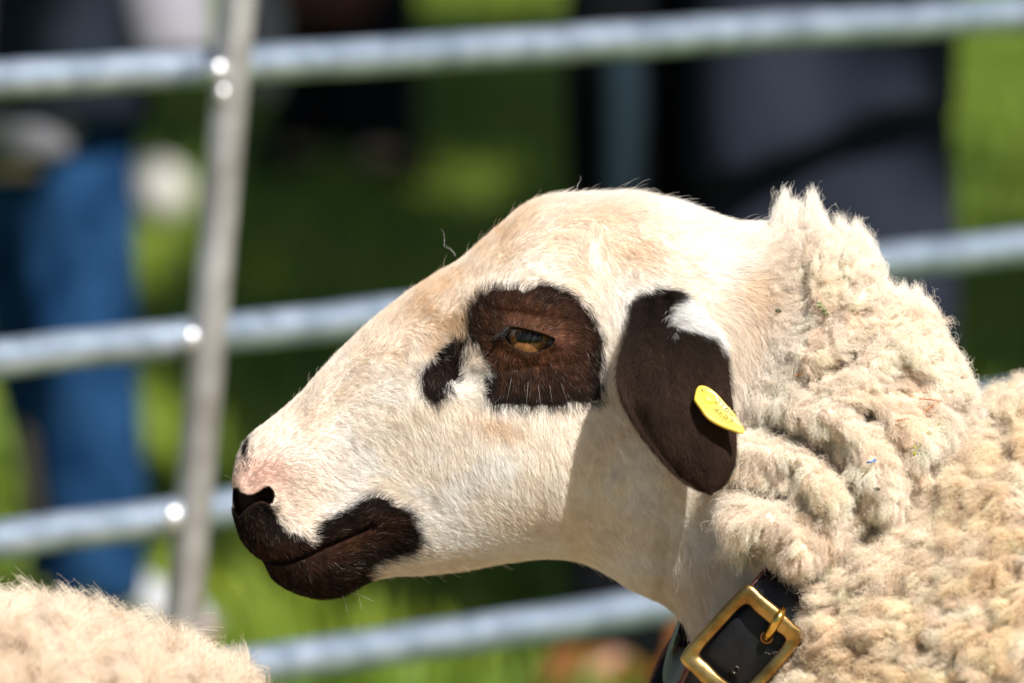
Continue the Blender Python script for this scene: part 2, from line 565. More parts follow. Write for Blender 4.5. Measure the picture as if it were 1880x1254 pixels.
def relief(X, Y):
    h = np.zeros(X.shape)
    # skull
    h += 0.0055 * gauss(X, Y, 972, 600, 75, 55, 0.1)            # eye ball under the lids
    h += 0.0028 * gauss(X, Y, 960, 545, 85, 26, -0.05)          # brow
    h -= 0.0040 * gauss(X, Y, 850, 690, 26, 22)                 # tear pit in front of the eye
    h -= 0.0035 * gauss(X, Y, 800, 640, 60, 40, -0.7)
    h += 0.0040 * gauss(X, Y, 760, 740, 120, 26, -0.55)         # cheek ridge
    h += 0.0050 * gauss(X, Y, 960, 850, 110, 90)                # jaw muscle
    h -= 0.0035 * gauss(X, Y, 760, 900, 70, 60)
    h -= 0.0050 * gauss(X, Y, 1110, 480, 45, 60)                # temple
    h += 0.0030 * gauss(X, Y, 1100, 425, 22, 26)                # horn bud
    h -= 0.0022 * gauss(X, Y, 1092, 432, 6, 10)
    h -= 0.0050 * gauss(X, Y, 1120, 960, 40, 90, 0.2)           # behind the jaw
    h += 0.0035 * gauss(X, Y, 1030, 940, 22, 90, 0.1)
    h += 0.0080 * gauss(X, Y, 1215, 575, 60, 40)                # ear root
    h += 0.0050 * gauss(X, Y, 1262, 1060, 28, 30)
    h += 0.0030 * gauss(X, Y, 1130, 890, 12, 26, 0.3)
    # eyelids and opening
    s = poly_sd(X, Y, EYE_HOLE)
    dU, _ = seg_dist(X, Y, EYE_UP, 60)
    dL, _ = seg_dist(X, Y, EYE_LO, 60)
    out = s < 0
    h += np.where(out & (Y < 640), 0.0032 * np.exp(-(dU / 14.0) ** 2), 0)
    h += np.where(out, 0.0016 * np.exp(-(dL / 9.0) ** 2), 0)
    h -= 0.0011 * gauss(X, Y, 975, 580, 55, 7, 0.15) + 0.0014 * gauss(X, Y, 985, 672, 50, 6, -0.1)
    h -= 0.011 * smooth(-1.0, 5.0, s)
    # muzzle
    s = poly_sd(X, Y, NOSTRIL)
    h += np.where(s < 0, 0.0022 * np.exp(-(s / 14.0) ** 2), 0) * smooth(425, 450, X)
    h -= 0.012 * smooth(-1.5, 6.0, s)
    d, _ = seg_dist(X, Y, MOUTH, 60)
    h -= 0.0052 * np.exp(-(d / 5.0) ** 2)
    h += 0.0034 * gauss(X, Y, 560, 990, 70, 24, -0.25) + 0.0030 * gauss(X, Y, 590, 1050, 70, 22, -0.3)
    h += 0.0030 * gauss(X, Y, 690, 945, 45, 24)
    h -= 0.0022 * gauss(X, Y, 705, 1030, 30, 30)
    h += 0.0035 * gauss(X, Y, 540, 850, 50, 50)
    # ruff of neck wool
    sd = poly_sd(X, Y, RUFF)
    dl, _ = seg_dist(X, Y, RUFF_LOW, 200)
    df, _ = seg_dist(X, Y, RUFF_FRONT, 260)
    ins = sd > 0
    r = np.where(ins, np.sqrt(smooth(0, 60, dl) + 1e-9) * smooth(0, 290, df), 0)
    low = smooth(760, 900, Y)
    r = np.maximum(r, np.where(ins, np.sqrt(smooth(0, 40, np.minimum(dl, df)) + 1e-9) * low * 1.0, 0))
    h += 0.027 * r
    fold = np.zeros(X.shape)
    for pl, a, wd in RIDGES:
        d, fr = seg_dist(X, Y, pl, 3 * wd)
        fold += a * np.exp(-(d / wd) ** 2) * (0.45 + 0.55 * smooth(0, 0.2, fr) * smooth(1.0, 0.8, fr))
    for pl, a, wd in VALLEYS:
        d, fr = seg_dist(X, Y, pl, 3 * wd)
        fold -= 1.35 * a * np.exp(-(d / wd) ** 2) * (0.3 + 0.7 * smooth(0, 0.2, fr) * smooth(1.0, 0.8, fr))
    h += 1.15 * fold * np.where(ins, smooth(0, 14, dl) * smooth(0, 60, df + 40 * smooth(800, 860, Y)), 0)
    # body fleece standing proud of the collar
    sb = poly_sd(X, Y, BODY)
    h += 0.042 * np.sqrt(smooth(0, 85, sb) + 1e-9) * np.where(sb > 0, 1, 0) * smooth(3400, 2400, X)
    return h

def wool_amount(X, Y):
    """0 on the short haired face, 1 in the fleece"""
    sd = poly_sd(X, Y, RUFF)
    sb = poly_sd(X, Y, BODY)
    df, _ = seg_dist(X, Y, RUFF_FRONT, 260)
    a = np.where(sd > 0, smooth(0, 150, df), 0)
    a = np.maximum(a, np.where((sd > 0) & (Y > 780), smooth(0, 30, df), 0))
    return np.clip(np.maximum(a, np.where(sb > 0, 1.0, 0.0)), 0, 1)

edge_w = smooth(0.02, 0.45, lat)                     # no sideways relief on the very profile
Hrel = relief(X, Y)
Wd2 = np.maximum(Wd + Hrel * edge_w, 0.0005 * lat)
V = P(XO, YO, Wd2 * side)

def grid_normals(V):
    du = np.gradient(V, axis=0)
    dv = np.roll(V, -1, 1) - np.roll(V, 1, 1)
    n = np.cross(dv, du)
    n /= np.linalg.norm(n, axis=-1)[..., None] + 1e-12
    return n
Nrm = grid_normals(V)
cen = P(mid[..., 0], mid[..., 1], np.zeros(mid.shape[:2]))
if np.sum((V - cen) * Nrm) < 0:
    Nrm = -Nrm

wool = wool_amount(X, Y)
body_m = smooth(-5, 40, poly_sd(X, Y, BODY))
bump = np.zeros(X.shape)
mk = (wool > 0.01) & (X < 2300)
mm = (V[mk] - P0) * 1000.0                            # millimetres
bm_, wo_ = body_m[mk], wool[mk]
warp = np.stack([fbm(mm / 17.0, s, 2) - 0.5 for s in (3, 4, 5)], -1)
d1, _c, _s = voronoi((mm + warp * 12.0) / np.array([15.0, 15.0, 12.0]), 21)
dome = np.clip(1 - d1 * d1 * 1.9, -0.5, 1)
e1, _c, _s = voronoi((mm + warp * 6) / np.array([6.5, 6.5, 5.5]), 31)
dome2 = np.clip(1 - e1 * e1 * 1.9, -0.5, 1)
soft = fbm(mm / 9.0, 41, 3) - 0.5
lumps = fbm(mm / 24.0, 43, 2) - 0.5
big = fbm(mm / 60.0, 45, 2) - 0.5
patchy = np.clip(vnoise(mm / 16.0, 77) * 2.2 - 0.6, 0, 1)
bump[mk] = (bm_ * (0.0074 * dome + 0.0029 * dome2 + 0.014 * big + 0.003 * soft)
            + (1 - bm_) * wo_ * (0.0030 * dome2 * patchy + 0.006 * soft + 0.006 * lumps))
sil = 0.35 + 0.65 * edge_w
V = V + Nrm * (bump * sil)[..., None]
Nrm2 = grid_normals(V)
if np.sum(Nrm2 * Nrm) < 0:
    Nrm2 = -Nrm2
Nrm = Nrm2

# ---- coat markings
EYE_PATCH = [(862, 572), (878, 545), (902, 530), (922, 534), (945, 529), (962, 537), (985, 525), (1010, 526), (1040, 538), (1066, 556),
             (1087, 582), (1101, 612), (1105, 652), (1103, 700), (1101, 732), (1085, 742), (1050, 737), (1034, 747), (1000, 742),
             (975, 748), (940, 741), (906, 746), (893, 726), (888, 700), (894, 672), (888, 652), (868, 640), (858, 620), (857, 595)]
CHEEK_PATCH = [(860, 628), (868, 646), (852, 664), (842, 690), (826, 715), (806, 741), (790, 738), (776, 720), (770, 700), (778, 676), (796, 650), (824, 634)]
LIP_PATCH = [(415, 925), (432, 936), (452, 926), (470, 916), (486, 914), (498, 930), (503, 944), (512, 964), (536, 979), (560, 990), (573, 1002), (580, 985), (583, 968),
             (602, 955), (632, 938), (662, 919), (690, 914), (716, 925), (741, 936), (756, 957), (769, 990), (766, 1010), (745, 1018),
             (716, 1023), (692, 1036), (674, 1052), (666, 1076), (650, 1130), (540, 1130), (470, 1090), (430, 1010)]
EAR_PATCH = [(1150, 600), (1154, 562), (1172, 541), (1204, 530), (1240, 534), (1256, 546), (1243, 566), (1228, 582), (1250, 600), (1290, 612), (1330, 650), (1330, 720), (1160, 720)]

CREAM = np.array([0.885, 0.79, 0.685])
WHITE = np.array([0.90, 0.865, 0.82])
TAN = np.array([0.72, 0.52, 0.33])
PINKW = np.array([0.82, 0.66, 0.56])
PINK = np.array([0.74, 0.50, 0.41])
DARK = np.array([0.013, 0.009, 0.007])
BROWN = np.array([0.050, 0.024, 0.014])
RUST = np.array([0.15, 0.058, 0.028])
W_RUFF = np.array([0.935, 0.815, 0.69])
W_BODY = np.array([0.89, 0.71, 0.50])
W_DEEP = np.array([0.74, 0.46, 0.24])

def coat(X, Y, jit=0.0, seed=0):
    n = X.shape[0]
    p3 = np.stack([X / 16.0, Y / 16.0, np.zeros(n)], -1)
    wx = (fbm(p3, 50 + seed, 2) - 0.5) * 16 + jit * RNG.normal(0, 1, n)
    wy = (fbm(p3, 60 + seed, 2) - 0.5) * 16 + jit * RNG.normal(0, 1, n)
    x, y = X + wx * 0.7, Y + wy * 0.7
    c = np.repeat(CREAM[None], n, 0)
    big = fbm(np.stack([X / 90.0, Y / 70.0, np.ones(n)], -1), 70, 3)
    c += (WHITE - CREAM) * 0.8 * smooth(0.38, 0.7, big)[:, None]
    t = np.zeros(n)
    for cx, cy, rx, ry, a, s in [(900, 440, 75, 40, -0.75, 0.75), (780, 545, 90, 38, -0.7, 0.7), (835, 600, 60, 40, -0.6, 0.75),
                                 (905, 785, 36, 20, 0.2, 0.55), (1175, 470, 60, 34, 0.1, 0.5), (1100, 400, 60, 26, 0.2, 0.35),
                                 (730, 640, 50, 60, -0.6, 0.35), (1010, 430, 60, 30, 0, 0.35), (960, 960, 70, 22, 0, 0.25),
                                 (1060, 480, 30, 60, 0.2, 0.25), (640, 700, 70, 40, -0.8, 0.3), (1400, 560, 40, 70, 0.1, 0.45),
                                 (1130, 470, 14, 60, 0.1, 0.3)]:
        t = np.maximum(t, s * gauss(X, Y, cx, cy, rx, ry, a))
    t *= 0.55 + 0.9 * fbm(np.stack([X / 22.0, Y / 22.0, np.zeros(n)], -1), 71, 2)
    t = np.clip(t * 1.2, 0, 1)[:, None]
    c = c * (1 - t) + TAN * t
    pk = (0.85 * gauss(X, Y, 462, 880, 36, 34) + 0.55 * gauss(X, Y, 520, 860, 70, 70))[:, None]
    pk = np.clip(pk, 0, 1)
    c = c * (1 - pk) + (PINKW + (PINK - PINKW) * smooth(0.35, 1.0, pk) * 0.6) * pk
    wl_ = wool_amount(X, Y)[:, None]
    rn = fbm(np.stack([X / 45.0, Y / 45.0, np.zeros(n) + 5], -1), 72, 3)[:, None]
    ruffc = W_RUFF * (0.95 + 0.1 * rn) + (W_DEEP - W_RUFF) * 0.25 * smooth(0.5, 0.75, rn)
    bodc = W_BODY + (W_RUFF - W_BODY) * smooth(0.35, 0.7, rn) * 0.75
    sbm = smooth(-10, 120, poly_sd(X, Y, BODY))[:, None]
    wc = ruffc * (1 - sbm) + bodc * sbm
    c = c * (1 - wl_) + wc * wl_
    # dark markings
    dk = np.full(n, -99.0)
    for pl in (EYE_PATCH, CHEEK_PATCH, LIP_PATCH, EAR_PATCH):
        sdp = poly_sd(x, y, pl)
        if pl is CHEEK_PATCH:                      # broken with pale hair towards the eye
            sdp = sdp - 30 * np.clip(fbm(np.stack([X / 9.0, Y / 9.0, np.zeros(n) + 3], -1), 88, 2) - 0.47, 0, 1) * smooth(795, 860, X + 0.5 * (Y - 690)) * 2
        dk = np.maximum(dk, sdp)
    dk = np.maximum(dk, 8 - np.hypot((x - 448) / 0.8, (y - 828) / 2.4))
    m = smooth(-1.5, 2.5, dk)[:, None]
    g = fbm(np.stack([X / 12.0, Y / 12.0, np.zeros(n) + 9], -1), 73, 2)
    red = np.clip(0.9 * gauss(X, Y, 975, 580, 60, 28, 0.15) + 0.8 * gauss(X, Y, 1030, 640, 34, 36) + 0.6 * gauss(X, Y, 925, 640, 22, 26)
                  + 0.6 * gauss(X, Y, 980, 660, 50, 12) + 0.55 * gauss(X, Y, 640, 1000, 60, 12, -0.45) + 0.3 * gauss(X, Y, 500, 1015, 60, 20), 0, 1)
    inner = smooth(4, 40, dk) * np.where(X > 830, 1.0, 0.45)
    dc = DARK + (BROWN - DARK) * (0.10 + (0.25 + 0.9 * g) * inner)[:, None]
    dc = dc + (RUST - dc) * (red * (0.15 + 0.75 * g))[:, None]
    c = c * (1 - m) + dc * m
    # pink lid corner
    lc = np.clip(0.6 * gauss(X, Y, 1032, 628, 14, 12), 0, 1)[:, None]
    c = c * (1 - lc) + np.array([0.28, 0.12, 0.08]) * lc
    return np.clip(c, 0.003, 0.95), dk

Xf, Yf = X.ravel(), Y.ravel()
skin, dk = coat(Xf, Yf)
skin = skin * np.where(dk > 0, 0.6, 1.0)[:, None]
hole = smooth(-4, 3, np.maximum(poly_sd(Xf, Yf, NOSTRIL), -9))[:, None]
skin = skin * (1 - hole) + np.array([0.030, 0.013, 0.011]) * hole
hole = smooth(-5, 1, poly_sd(Xf, Yf, EYE_HOLE))[:, None]
skin = skin * (1 - hole) + np.array([0.010, 0.006, 0.005]) * hole
dm, _ = seg_dist(Xf, Yf, MOUTH, 60)
lip = (np.exp(-(dm / 4.0) ** 2) * 0.8)[:, None]
skin = skin * (1 - lip) + np.array([0.03, 0.014, 0.010]) * lip

M_skin = col_mat('sheep_skin', rough=0.7, spec=0.08, bump=0.35, bump_scale=900.0, bump_dist=0.0008)
verts = V.reshape(-1, 3)
faces = grid_faces(NU, NT, True)
cap0 = P(ST[0, [0, 2]].mean(), ST[0, [1, 3]].mean(), np.array(0.0))
nv = len(verts)
verts = np.concatenate([verts, V[0].mean(0)[None], V[-1].mean(0)[None]])
jj = np.arange(NT); j2 = (jj + 1) % NT
tri = np.concatenate([np.stack([np.full(NT, nv), j2, jj], -1), np.stack([np.full(NT, nv + 1), (NU - 1) * NT + jj, (NU - 1) * NT + j2], -1)])
# legs grow out of the belly so the animal stands on the ground
leg_v, leg_f = [], []
off = len(verts)
for lx, lw in ((2150, 0.09), (2180, -0.09), (3350, 0.10), (3380, -0.10)):
    topp = P(lx, 1700.0, lw)
    pts = [topp, P(lx + 10, 1930.0, lw), P(lx - 20, 2150.0, lw * 0.95), P(lx + 5, 2400.0, lw * 0.95)]
    foot = pts[-1].copy(); foot[2] = 0.05
    toe = foot.copy(); toe[2] = 0.0; toe[0] -= 0.01
    path = spline(np.array(pts + [foot, toe]), 24)
    v, f = tube(path, np.interp(np.linspace(0, 1, 24), [0, .25, .5, .6, .85, .93, 1], [.055, .045, .024, .026, .018, .026, .03]), 14)
    leg_v.append(v); leg_f += [ff + off for ff in f]; off += len(v)
allv = np.concatenate([verts] + leg_v)
body = mesh_obj('body', allv, tuple([faces, tri] + leg_f), M_skin, sheep)
cols = np.concatenate([skin, np.repeat(np.array([[0.3, 0.2, 0.16]]), 2, 0), np.repeat(CREAM[None] * 0.9, off - nv - 2, 0)])
set_col(body.data, cols)

# ---- eye: ball with amber iris and a level slot pupil
EYE_C = (972.0, 622.0)
iu = np.argmin((X - EYE_C[0]) ** 2 + (Y - 575.0) ** 2 + np.where(side > 0, 0, 1e9))
w_lid = float((Wd + (Hrel * edge_w)).ravel()[iu])
BALL = 0.0175
eye_w = w_lid - BALL - 0.0022
def make_eye(sgn):
    c = P(EYE_C[0], EYE_C[1], eye_w * sgn)
    nlat, nlon = 64, 72
    a = np.linspace(0, math.pi, nlat)[:, None]; b = np.linspace(0, 2 * math.pi, nlon, endpoint=False)[None]
    look = -AX_F * sgn * 0.97 + AX_R * (-0.02) + AX_U * 0.05
    look /= np.linalg.norm(look)
    ex = np.cross(AX_U, look); ex /= np.linalg.norm(ex)
    ey = np.cross(look, ex)
    bulge = 1 + 0.05 * np.exp(-(a / 0.5) ** 2)
    pts = c + BALL * bulge[..., None] * (np.cos(a)[..., None] * look + (np.sin(a) * np.cos(b))[..., None] * ex + (np.sin(a) * np.sin(b))[..., None] * ey)
    o = mesh_obj('eye', pts.reshape(-1, 3), grid_faces(nlat, nlon, True), M_eye, sheep)
    rr = (np.sin(a) * np.ones_like(b)).ravel(); ang = (np.ones_like(a) * b).ravel()
    x = rr * np.cos(ang); y = rr * np.sin(ang)
    n = len(rr)
    streak = fbm(np.stack([np.cos(ang) * 9, np.sin(ang) * 9, rr * 4], -1), 5, 3)
    iris = np.array([0.32, 0.145, 0.05])[None] * (0.35 + 1.2 * streak)[:, None]
    scl = np.array([0.05, 0.028, 0.018])
    ring = smooth(0.50, 0.56, rr)[:, None]
    colr = iris * (1 - ring) + scl * ring
    pupil = smooth(1.08, 0.92, np.sqrt((x / 0.36) ** 4 + (y / 0.17) ** 4) ** 0.5 * 1.0)[:, None]
    colr = colr * (1 - pupil) + np.array([0.004, 0.004, 0.006]) * pupil
    colr[(np.ones_like(b) * a).ravel() > 1.6] = scl
    set_col(o.data, colr)
    return o
M_eye = col_mat('eye_wet', rough=0.04, spec=0.35)
eye_near = make_eye(1.0)
eye_far = make_eye(-1.0)

# ---- ears
EAR = np.array([  # left x,y  right x,y  w, bulge
    (1176, 520, 1238, 528, 0.040, 0.004),
    (1176, 548, 1262, 548, 0.056, 0.009),
    (1166, 580, 1300, 588, 0.068, 0.010),
    (1153, 615, 1329, 622, 0.078, 0.010),
    (1138, 650, 1336, 656, 0.085, 0.009),
    (1131, 690, 1339, 692, 0.090, 0.008),
    (1141, 738, 1345, 742, 0.094, 0.008),
    (1170, 790, 1352, 800, 0.096, 0.007),
    (1213, 845, 1350, 846, 0.096, 0.006),
    (1250, 880, 1338, 876, 0.095, 0.005),
    (1276, 894, 1322, 894, 0.094, 0.004),
    (1296, 899, 1306, 900, 0.094, 0.003)], float)
EAR[2:, 4] += np.linspace(0.003, 0.009, 10)
EAR[:, 5] *= 1.35
NE, NC = 120, 64
er = herm(EAR, np.linspace(0, len(EAR) - 1, NE))
tt = np.linspace(-1, 1, NC)
EX = er[:, 0:1] + (er[:, 2:3] - er[:, 0:1]) * (tt + 1) / 2
EY = er[:, 1:2] + (er[:, 3:4] - er[:, 1:2]) * (tt + 1) / 2
EWf = er[:, 4:5] + er[:, 5:6] * (1 - tt ** 2) - 0.004 * np.maximum(tt, 0) ** 3
EWf = EWf + 0.002 * np.sin(EX / 26.0) * (1 - np.abs(tt)) + 0.0015 * (fbm(np.stack([EX / 30, EY / 60, EX * 0], -1), 8, 2) - 0.5) * 2
EWf = EWf - 0.0060 * np.exp(-((EX - 1216 - (EY - 600) * 0.12) / 15.0) ** 2) * smooth(800, 600, EY) + 0.0030 * np.exp(-((EX - 1180 - (EY - 600) * 0.1) / 16.0) ** 2) * smooth(780, 620, EY)
EWf = EWf + 0.0025 * np.exp(-((tt + 0.95) / 0.10) ** 2) * smooth(0.25, 0.5, np.linspace(0, 1, NE))[:, None]
EWb = EWf - 0.0035 * np.sqrt(np.clip(1 - tt ** 2, 0, 1)) - 0.0006

def ear_colour(x, y, jit=0.0):
    n = x.shape[0]
    xx = x + jit * RNG.normal(0, 1, n) + (fbm(np.stack([x / 14, y / 14, x * 0], -1), 91, 2) - 0.5) * 12
    yy = y + jit * RNG.normal(0, 1, n) + (fbm(np.stack([x / 14, y / 14, x * 0 + 4], -1), 92, 2) - 0.5) * 12
    g = fbm(np.stack([x / 40, y / 60, x * 0], -1), 93, 3)
    c = DARK + (np.array([0.070, 0.040, 0.027]) - DARK) * (0.12 + 0.72 * g * smooth(560, 760, y))[:, None]  # lighter brown lower half: the ear's sheen is put into the colour
    whi = [(1236, 562), (1250, 530), (1420, 520), (1420, 700), (1345, 690), (1337, 656), (1316, 626), (1285, 612), (1252, 602), (1230, 586)]
    m = smooth(-2, 4, poly_sd(xx, yy, whi))[:, None]
    m = np.maximum(m, smooth(530, 522, yy)[:, None])
    spot = smooth(5, 2, np.hypot(xx - 1243, (yy - 612)))[:, None] * 0.5
    m = np.maximum(m, spot)
    return c * (1 - m) + WHITE * 0.80 * m
M_ear = col_mat('ear_skin', rough=0.8, spec=0.05)
def make_ear(sgn):
    PE = PC if sgn > 0 else P
    vf = PE(EX, EY, EWf * sgn).reshape(-1, 3); vb = PE(EX, EY, EWb * sgn).reshape(-1, 3)
    g = grid_faces(NE, NC)
    n = NE * NC
    rim = []
    loop = [i * NC for i in range(NE)] + [(NE - 1) * NC + j for j in range(1, NC)] + [i * NC + NC - 1 for i in range(NE - 2, -1, -1)] + [j for j in range(NC - 2, 0, -1)]
    for a, b in zip(loop, loop[1:] + loop[:1]):
        rim.append([a, b, b + n, a + n])
    o = mesh_obj('ear', np.concatenate([vf, vb]), (g, g[:, ::-1] + n, np.array(rim)), M_ear, sheep)
    c = ear_colour(EX.ravel(), EY.ravel())
    set_col(o.data, np.concatenate([c, np.repeat(np.array([[0.35, 0.2, 0.15]]), n, 0)]))
    return o
ear_near = make_ear(1.0)
ear_far = make_ear(-1.0)
# ================================================================== hair and wool
def flow(X, Y, table, soft=60.0):
    """direction in the profile, blended from (x, y, dx, dy) samples"""
    t = np.asarray(table, float)
    out = np.zeros((len(X), 2)); ws = np.zeros(len(X))
    for x, y, dx, dy in t:
        l = math.hypot(dx, dy)
        w = 1.0 / (((X - x) ** 2 + (Y - y) ** 2) / soft ** 2 + 0.25) ** 1.5
        out[:, 0] += w * dx / l; out[:, 1] += w * dy / l
        ws += w
    return out / ws[:, None]

FUR_FLOW = [
    (440, 850, 0.2, -1), (470, 800, 0.7, -0.7), (500, 880, 0.9, -0.2), (540, 900, 1, 0.2), (560, 780, 0.9, -0.5), (600, 690, 0.75, -0.6),
    (620, 850, 1, 0.35), (640, 930, 0.8, 0.1), (700, 590, 0.75, -0.6), (700, 720, 0.9, 0.1), (720, 860, 0.7, 0.7), (780, 520, 0.8, -0.5), (800, 600, 0.7, 0.2),
    (760, 780, 0.5, 0.8), (820, 850, 0.45, 0.9), (900, 820, 0.35, 0.95), (850, 980, 0.9, 0.45), (930, 1000, 0.95, 0.3), (960, 900, 0.5, 0.85),
    (860, 460, 0.7, -0.6), (900, 500, 0.6, -0.6), (960, 400, 0.9, -0.35), (1000, 470, 0.8, -0.1), (1050, 380, 1, -0.1), (1120, 360, 1, -0.15), (1090, 440, -0.5, 0.6),
    (1130, 440, 0.8, 0.4), (1100, 520, 0.4, 0.9), (1120, 600, 0.15, 1), (1125, 680, 0.1, 1), (1180, 470, 0.8, 0.5), (1200, 380, 1, 0), (1250, 480, 1, 0.15), (1280, 400, 0.95, -0.25),
    (1330, 420, 0.8, -0.6), (1370, 410, 0.6, -0.9), (1330, 550, 0.9, 0.4), (1350, 620, 0.5, 0.9), (1340, 720, 0.4, 0.9), (1050, 850, 0.3, 0.95), (1100, 900, 0.3, 0.95), (1180, 900, 0.35, 0.95),
    (1060, 980, 0.6, 0.8), (1150, 1020, 0.7, 0.7), (1250, 950, 0.5, 0.9), (1230, 1060, 0.2, 1), (1280, 1100, 0.3, 1), (1330, 1080, 0.5, 0.9), (1290, 1180, 0.3, 1), (1310, 960, 0.6, 0.8),
    # round the eye
    (880, 600, -0.7, -0.6), (900, 560, -0.3, -0.9), (950, 575, 0.2, -1), (1010, 580, 0.7, -0.7), (1060, 610, 0.9, -0.1), (1060, 680, 0.5, 0.9),
    (1000, 700, 0.1, 1), (940, 690, -0.1, 1), (910, 640, -0.6, 0.7), (850, 640, 0.2, -0.9), (810, 690, -0.2, 1), (795, 725, 0.3, 1), (865, 690, 0.6, -0.6),
    # lips and chin
    (460, 970, -0.3, 1), (520, 1000, 0.3, 0.9), (560, 1060, 0.3, 1), (620, 1080, 0.6, 0.8), (640, 960, 0.4, -0.5), (690, 925, 0.3, -1), (740, 950, 0.9, -0.4), (750, 1000, 1, 0.3), (680, 1030, 0.8, 0.6), (600, 985, 0.4, -0.3),
]
WOOL_FLOW = [
    (1400, 420, 0.3, -1), (1450, 400, 0.2, -1), (1500, 420, 0.1, -1), (1560, 440, 0.3, -1), (1620, 520, 0.6, -0.8), (1700, 600, 0.8, -0.6), (1760, 700, 1, -0.2),
    (1420, 520, 0.6, 0.5), (1480, 560, 0.9, -0.2), (1560, 600, 0.9, -0.4), (1640, 660, 0.9, -0.3), (1400, 640, 0.7, 0.6), (1450, 700, 0.9, -0.3), (1520, 720, 0.9, 0.2), (1600, 750, 0.8, 0.6),
    (1700, 760, 0.3, 0.9), (1380, 760, 0.5, 0.8), (1440, 780, 0.6, 0.7), (1500, 800, 0.6, 0.8), (1560, 830, 0.4, 0.9), (1610, 900, 0.2, 1), (1640, 950, -0.2, 1), (1370, 850, -0.2, 1), (1430, 870, 0.2, 1), (1490, 920, 0.2, 1),
    (1350, 960, -0.4, 1), (1400, 980, 0, 1), (1450, 1020, 0.1, 1), (1500, 1000, -0.1, 1), (1550, 990, -0.4, 0.9),
    (1480, 1120, -1, 0.4), (1520, 1080, -0.9, 0.5), (1560, 1180, -1, 0.3), (1480, 1230, -1, 0.3), (1620, 1060, -0.8, 0.6), (1700, 980, -0.5, 0.7), (1700, 1150, -0.7, 0.6), (1800, 900, -0.3, 0.8), (1850, 760, 0.1, -1), (1820, 800, -0.2, 0.3),
    (1850, 1050, -0.3, 0.9), (1850, 1200, -0.4, 0.8), (1700, 1230, -0.8, 0.4), (1950, 720, 0.1, -1),
]

area = np.linalg.norm(np.cross(np.roll(V, -1, 1)[:-1] - V[:-1], V[1:] - V[:-1]), axis=-1)     # (NU-1, NT)

def roots(density):
    """scatter points over the body; density is per square metre on the (NU-1, NT) cells"""
    e = (area * density).ravel()
    cnt = RNG.poisson(e)
    cell = np.repeat(np.arange(len(e)), cnt)
    i, j = cell // NT, cell % NT
    a = RNG.random(len(cell))[:, None]; b = RNG.random(len(cell))[:, None]
    j2 = (j + 1) % NT
    def bl(A):
        if A.ndim == 2:
            A = A[..., None]
        r_ = (A[i, j] * (1 - b) + A[i, j2] * b) * (1 - a) + (A[i + 1, j] * (1 - b) + A[i + 1, j2] * b) * a
        return r_
    pos = bl(V); nr = bl(Nrm); nr /= np.linalg.norm(nr, axis=1)[:, None] + 1e-12
    return pos, nr, bl(X)[:, 0], bl(Y)[:, 0], np.where(j < NEAR, 1.0, -1.0)

def tangent(d, n):
    t = d - n * (d * n).sum(1)[:, None]
    return t / (np.linalg.norm(t, axis=1)[:, None] + 1e-9)

def cellc(A):
    return 0.25 * (A[:-1] + A[1:] + np.roll(A, -1, 1)[:-1] + np.roll(A, -1, 1)[1:])
Xc, Yc, Wc = cellc(X), cellc(Y), cellc(wool)
side_c = np.where(np.arange(NT) < NEAR, 1.0, -1.0)[None, :] * np.ones_like(Xc)
latc = cellc(lat * np.ones_like(X))
seen = np.where((side_c > 0) | (latc < 0.35), 1.0, 0.10)
in_hole = (poly_sd(Xc, Yc, EYE_HOLE) > -3) | (poly_sd(Xc, Yc, NOSTRIL) > -2)

# ---------------- short coat of the face
dens = np.where((Xc < 1540) & (Wc < 0.97) & ~in_hole, 1.0, 0.0) * seen * np.clip(1.15 - Wc, 0, 1)
dens = dens * np.where(Xc < 520, 1.5, 1.0) * np.where(Yc > 1300, 0.2, 1.0)
pos, nr, hx, hy, sd_ = roots(dens * 4.4e6)
n = len(pos)
fl = flow(hx, hy, FUR_FLOW)
fl += (np.stack([fbm(np.stack([hx / 28, hy / 28, hx * 0 + s], -1), 101 + s, 2) for s in (0, 1)], -1) - 0.5) * 0.9
yaw = RNG.normal(0, 0.20, n)
fl = np.stack([fl[:, 0] * np.cos(yaw) - fl[:, 1] * np.sin(yaw), fl[:, 0] * np.sin(yaw) + fl[:, 1] * np.cos(yaw)], -1)
d3 = tangent(fl[:, :1] * AX_R - fl[:, 1:] * AX_U, nr)
length = np.full(n, 0.0043)
length = np.where(hx < 640, np.interp(hx, [430, 520, 700], [0.0019, 0.0028, 0.0042]), length)
length *= 1 - 0.35 * smooth(0, 20, poly_sd(hx, hy, EYE_PATCH))
length *= 1 - 0.5 * np.exp(-(np.maximum(-poly_sd(hx, hy, EYE_HOLE), 0) / 16.0) ** 2)
length *= 1 + 0.45 * smooth(430, 360, hy) * smooth(900, 1000, hx)
length *= 1 + 0.9 * smooth(1180, 1300, hx) * smooth(930, 1050, hy)
length *= 1 + 1.1 * smooth(1290, 1400, hx)
length *= np.clip(RNG.normal(1.0, 0.2, n), 0.4, 1.7)
dm, _ = seg_dist(hx, hy, MOUTH, 60)
length *= 0.35 + 0.65 * smooth(3, 16, dm)
_, cid_, site = voronoi(((pos - P0) * 1000 / 3.4), 131)
site = P0 + site * 3.4 / 1000
toward = site - pos
toward -= nr * (toward * nr).sum(1)[:, None]
K = 6
t = np.linspace(0, 1, K)[None, :, None]
lift = np.clip(RNG.normal(0.27, 0.10, n), 0.06, 0.7) * (1 + 0.5 * smooth(430, 360, hy) * smooth(900, 1000, hx))
lift *= np.where(hx < 560, 0.7, 1.0)
stray_ = RNG.random(n) < 0.002
lift = np.where(stray_, RNG.uniform(0.4, 1.1, n), lift)
length = np.where(stray_, length * RNG.uniform(1.0, 1.5, n), length)
L3 = length[:, None, None]
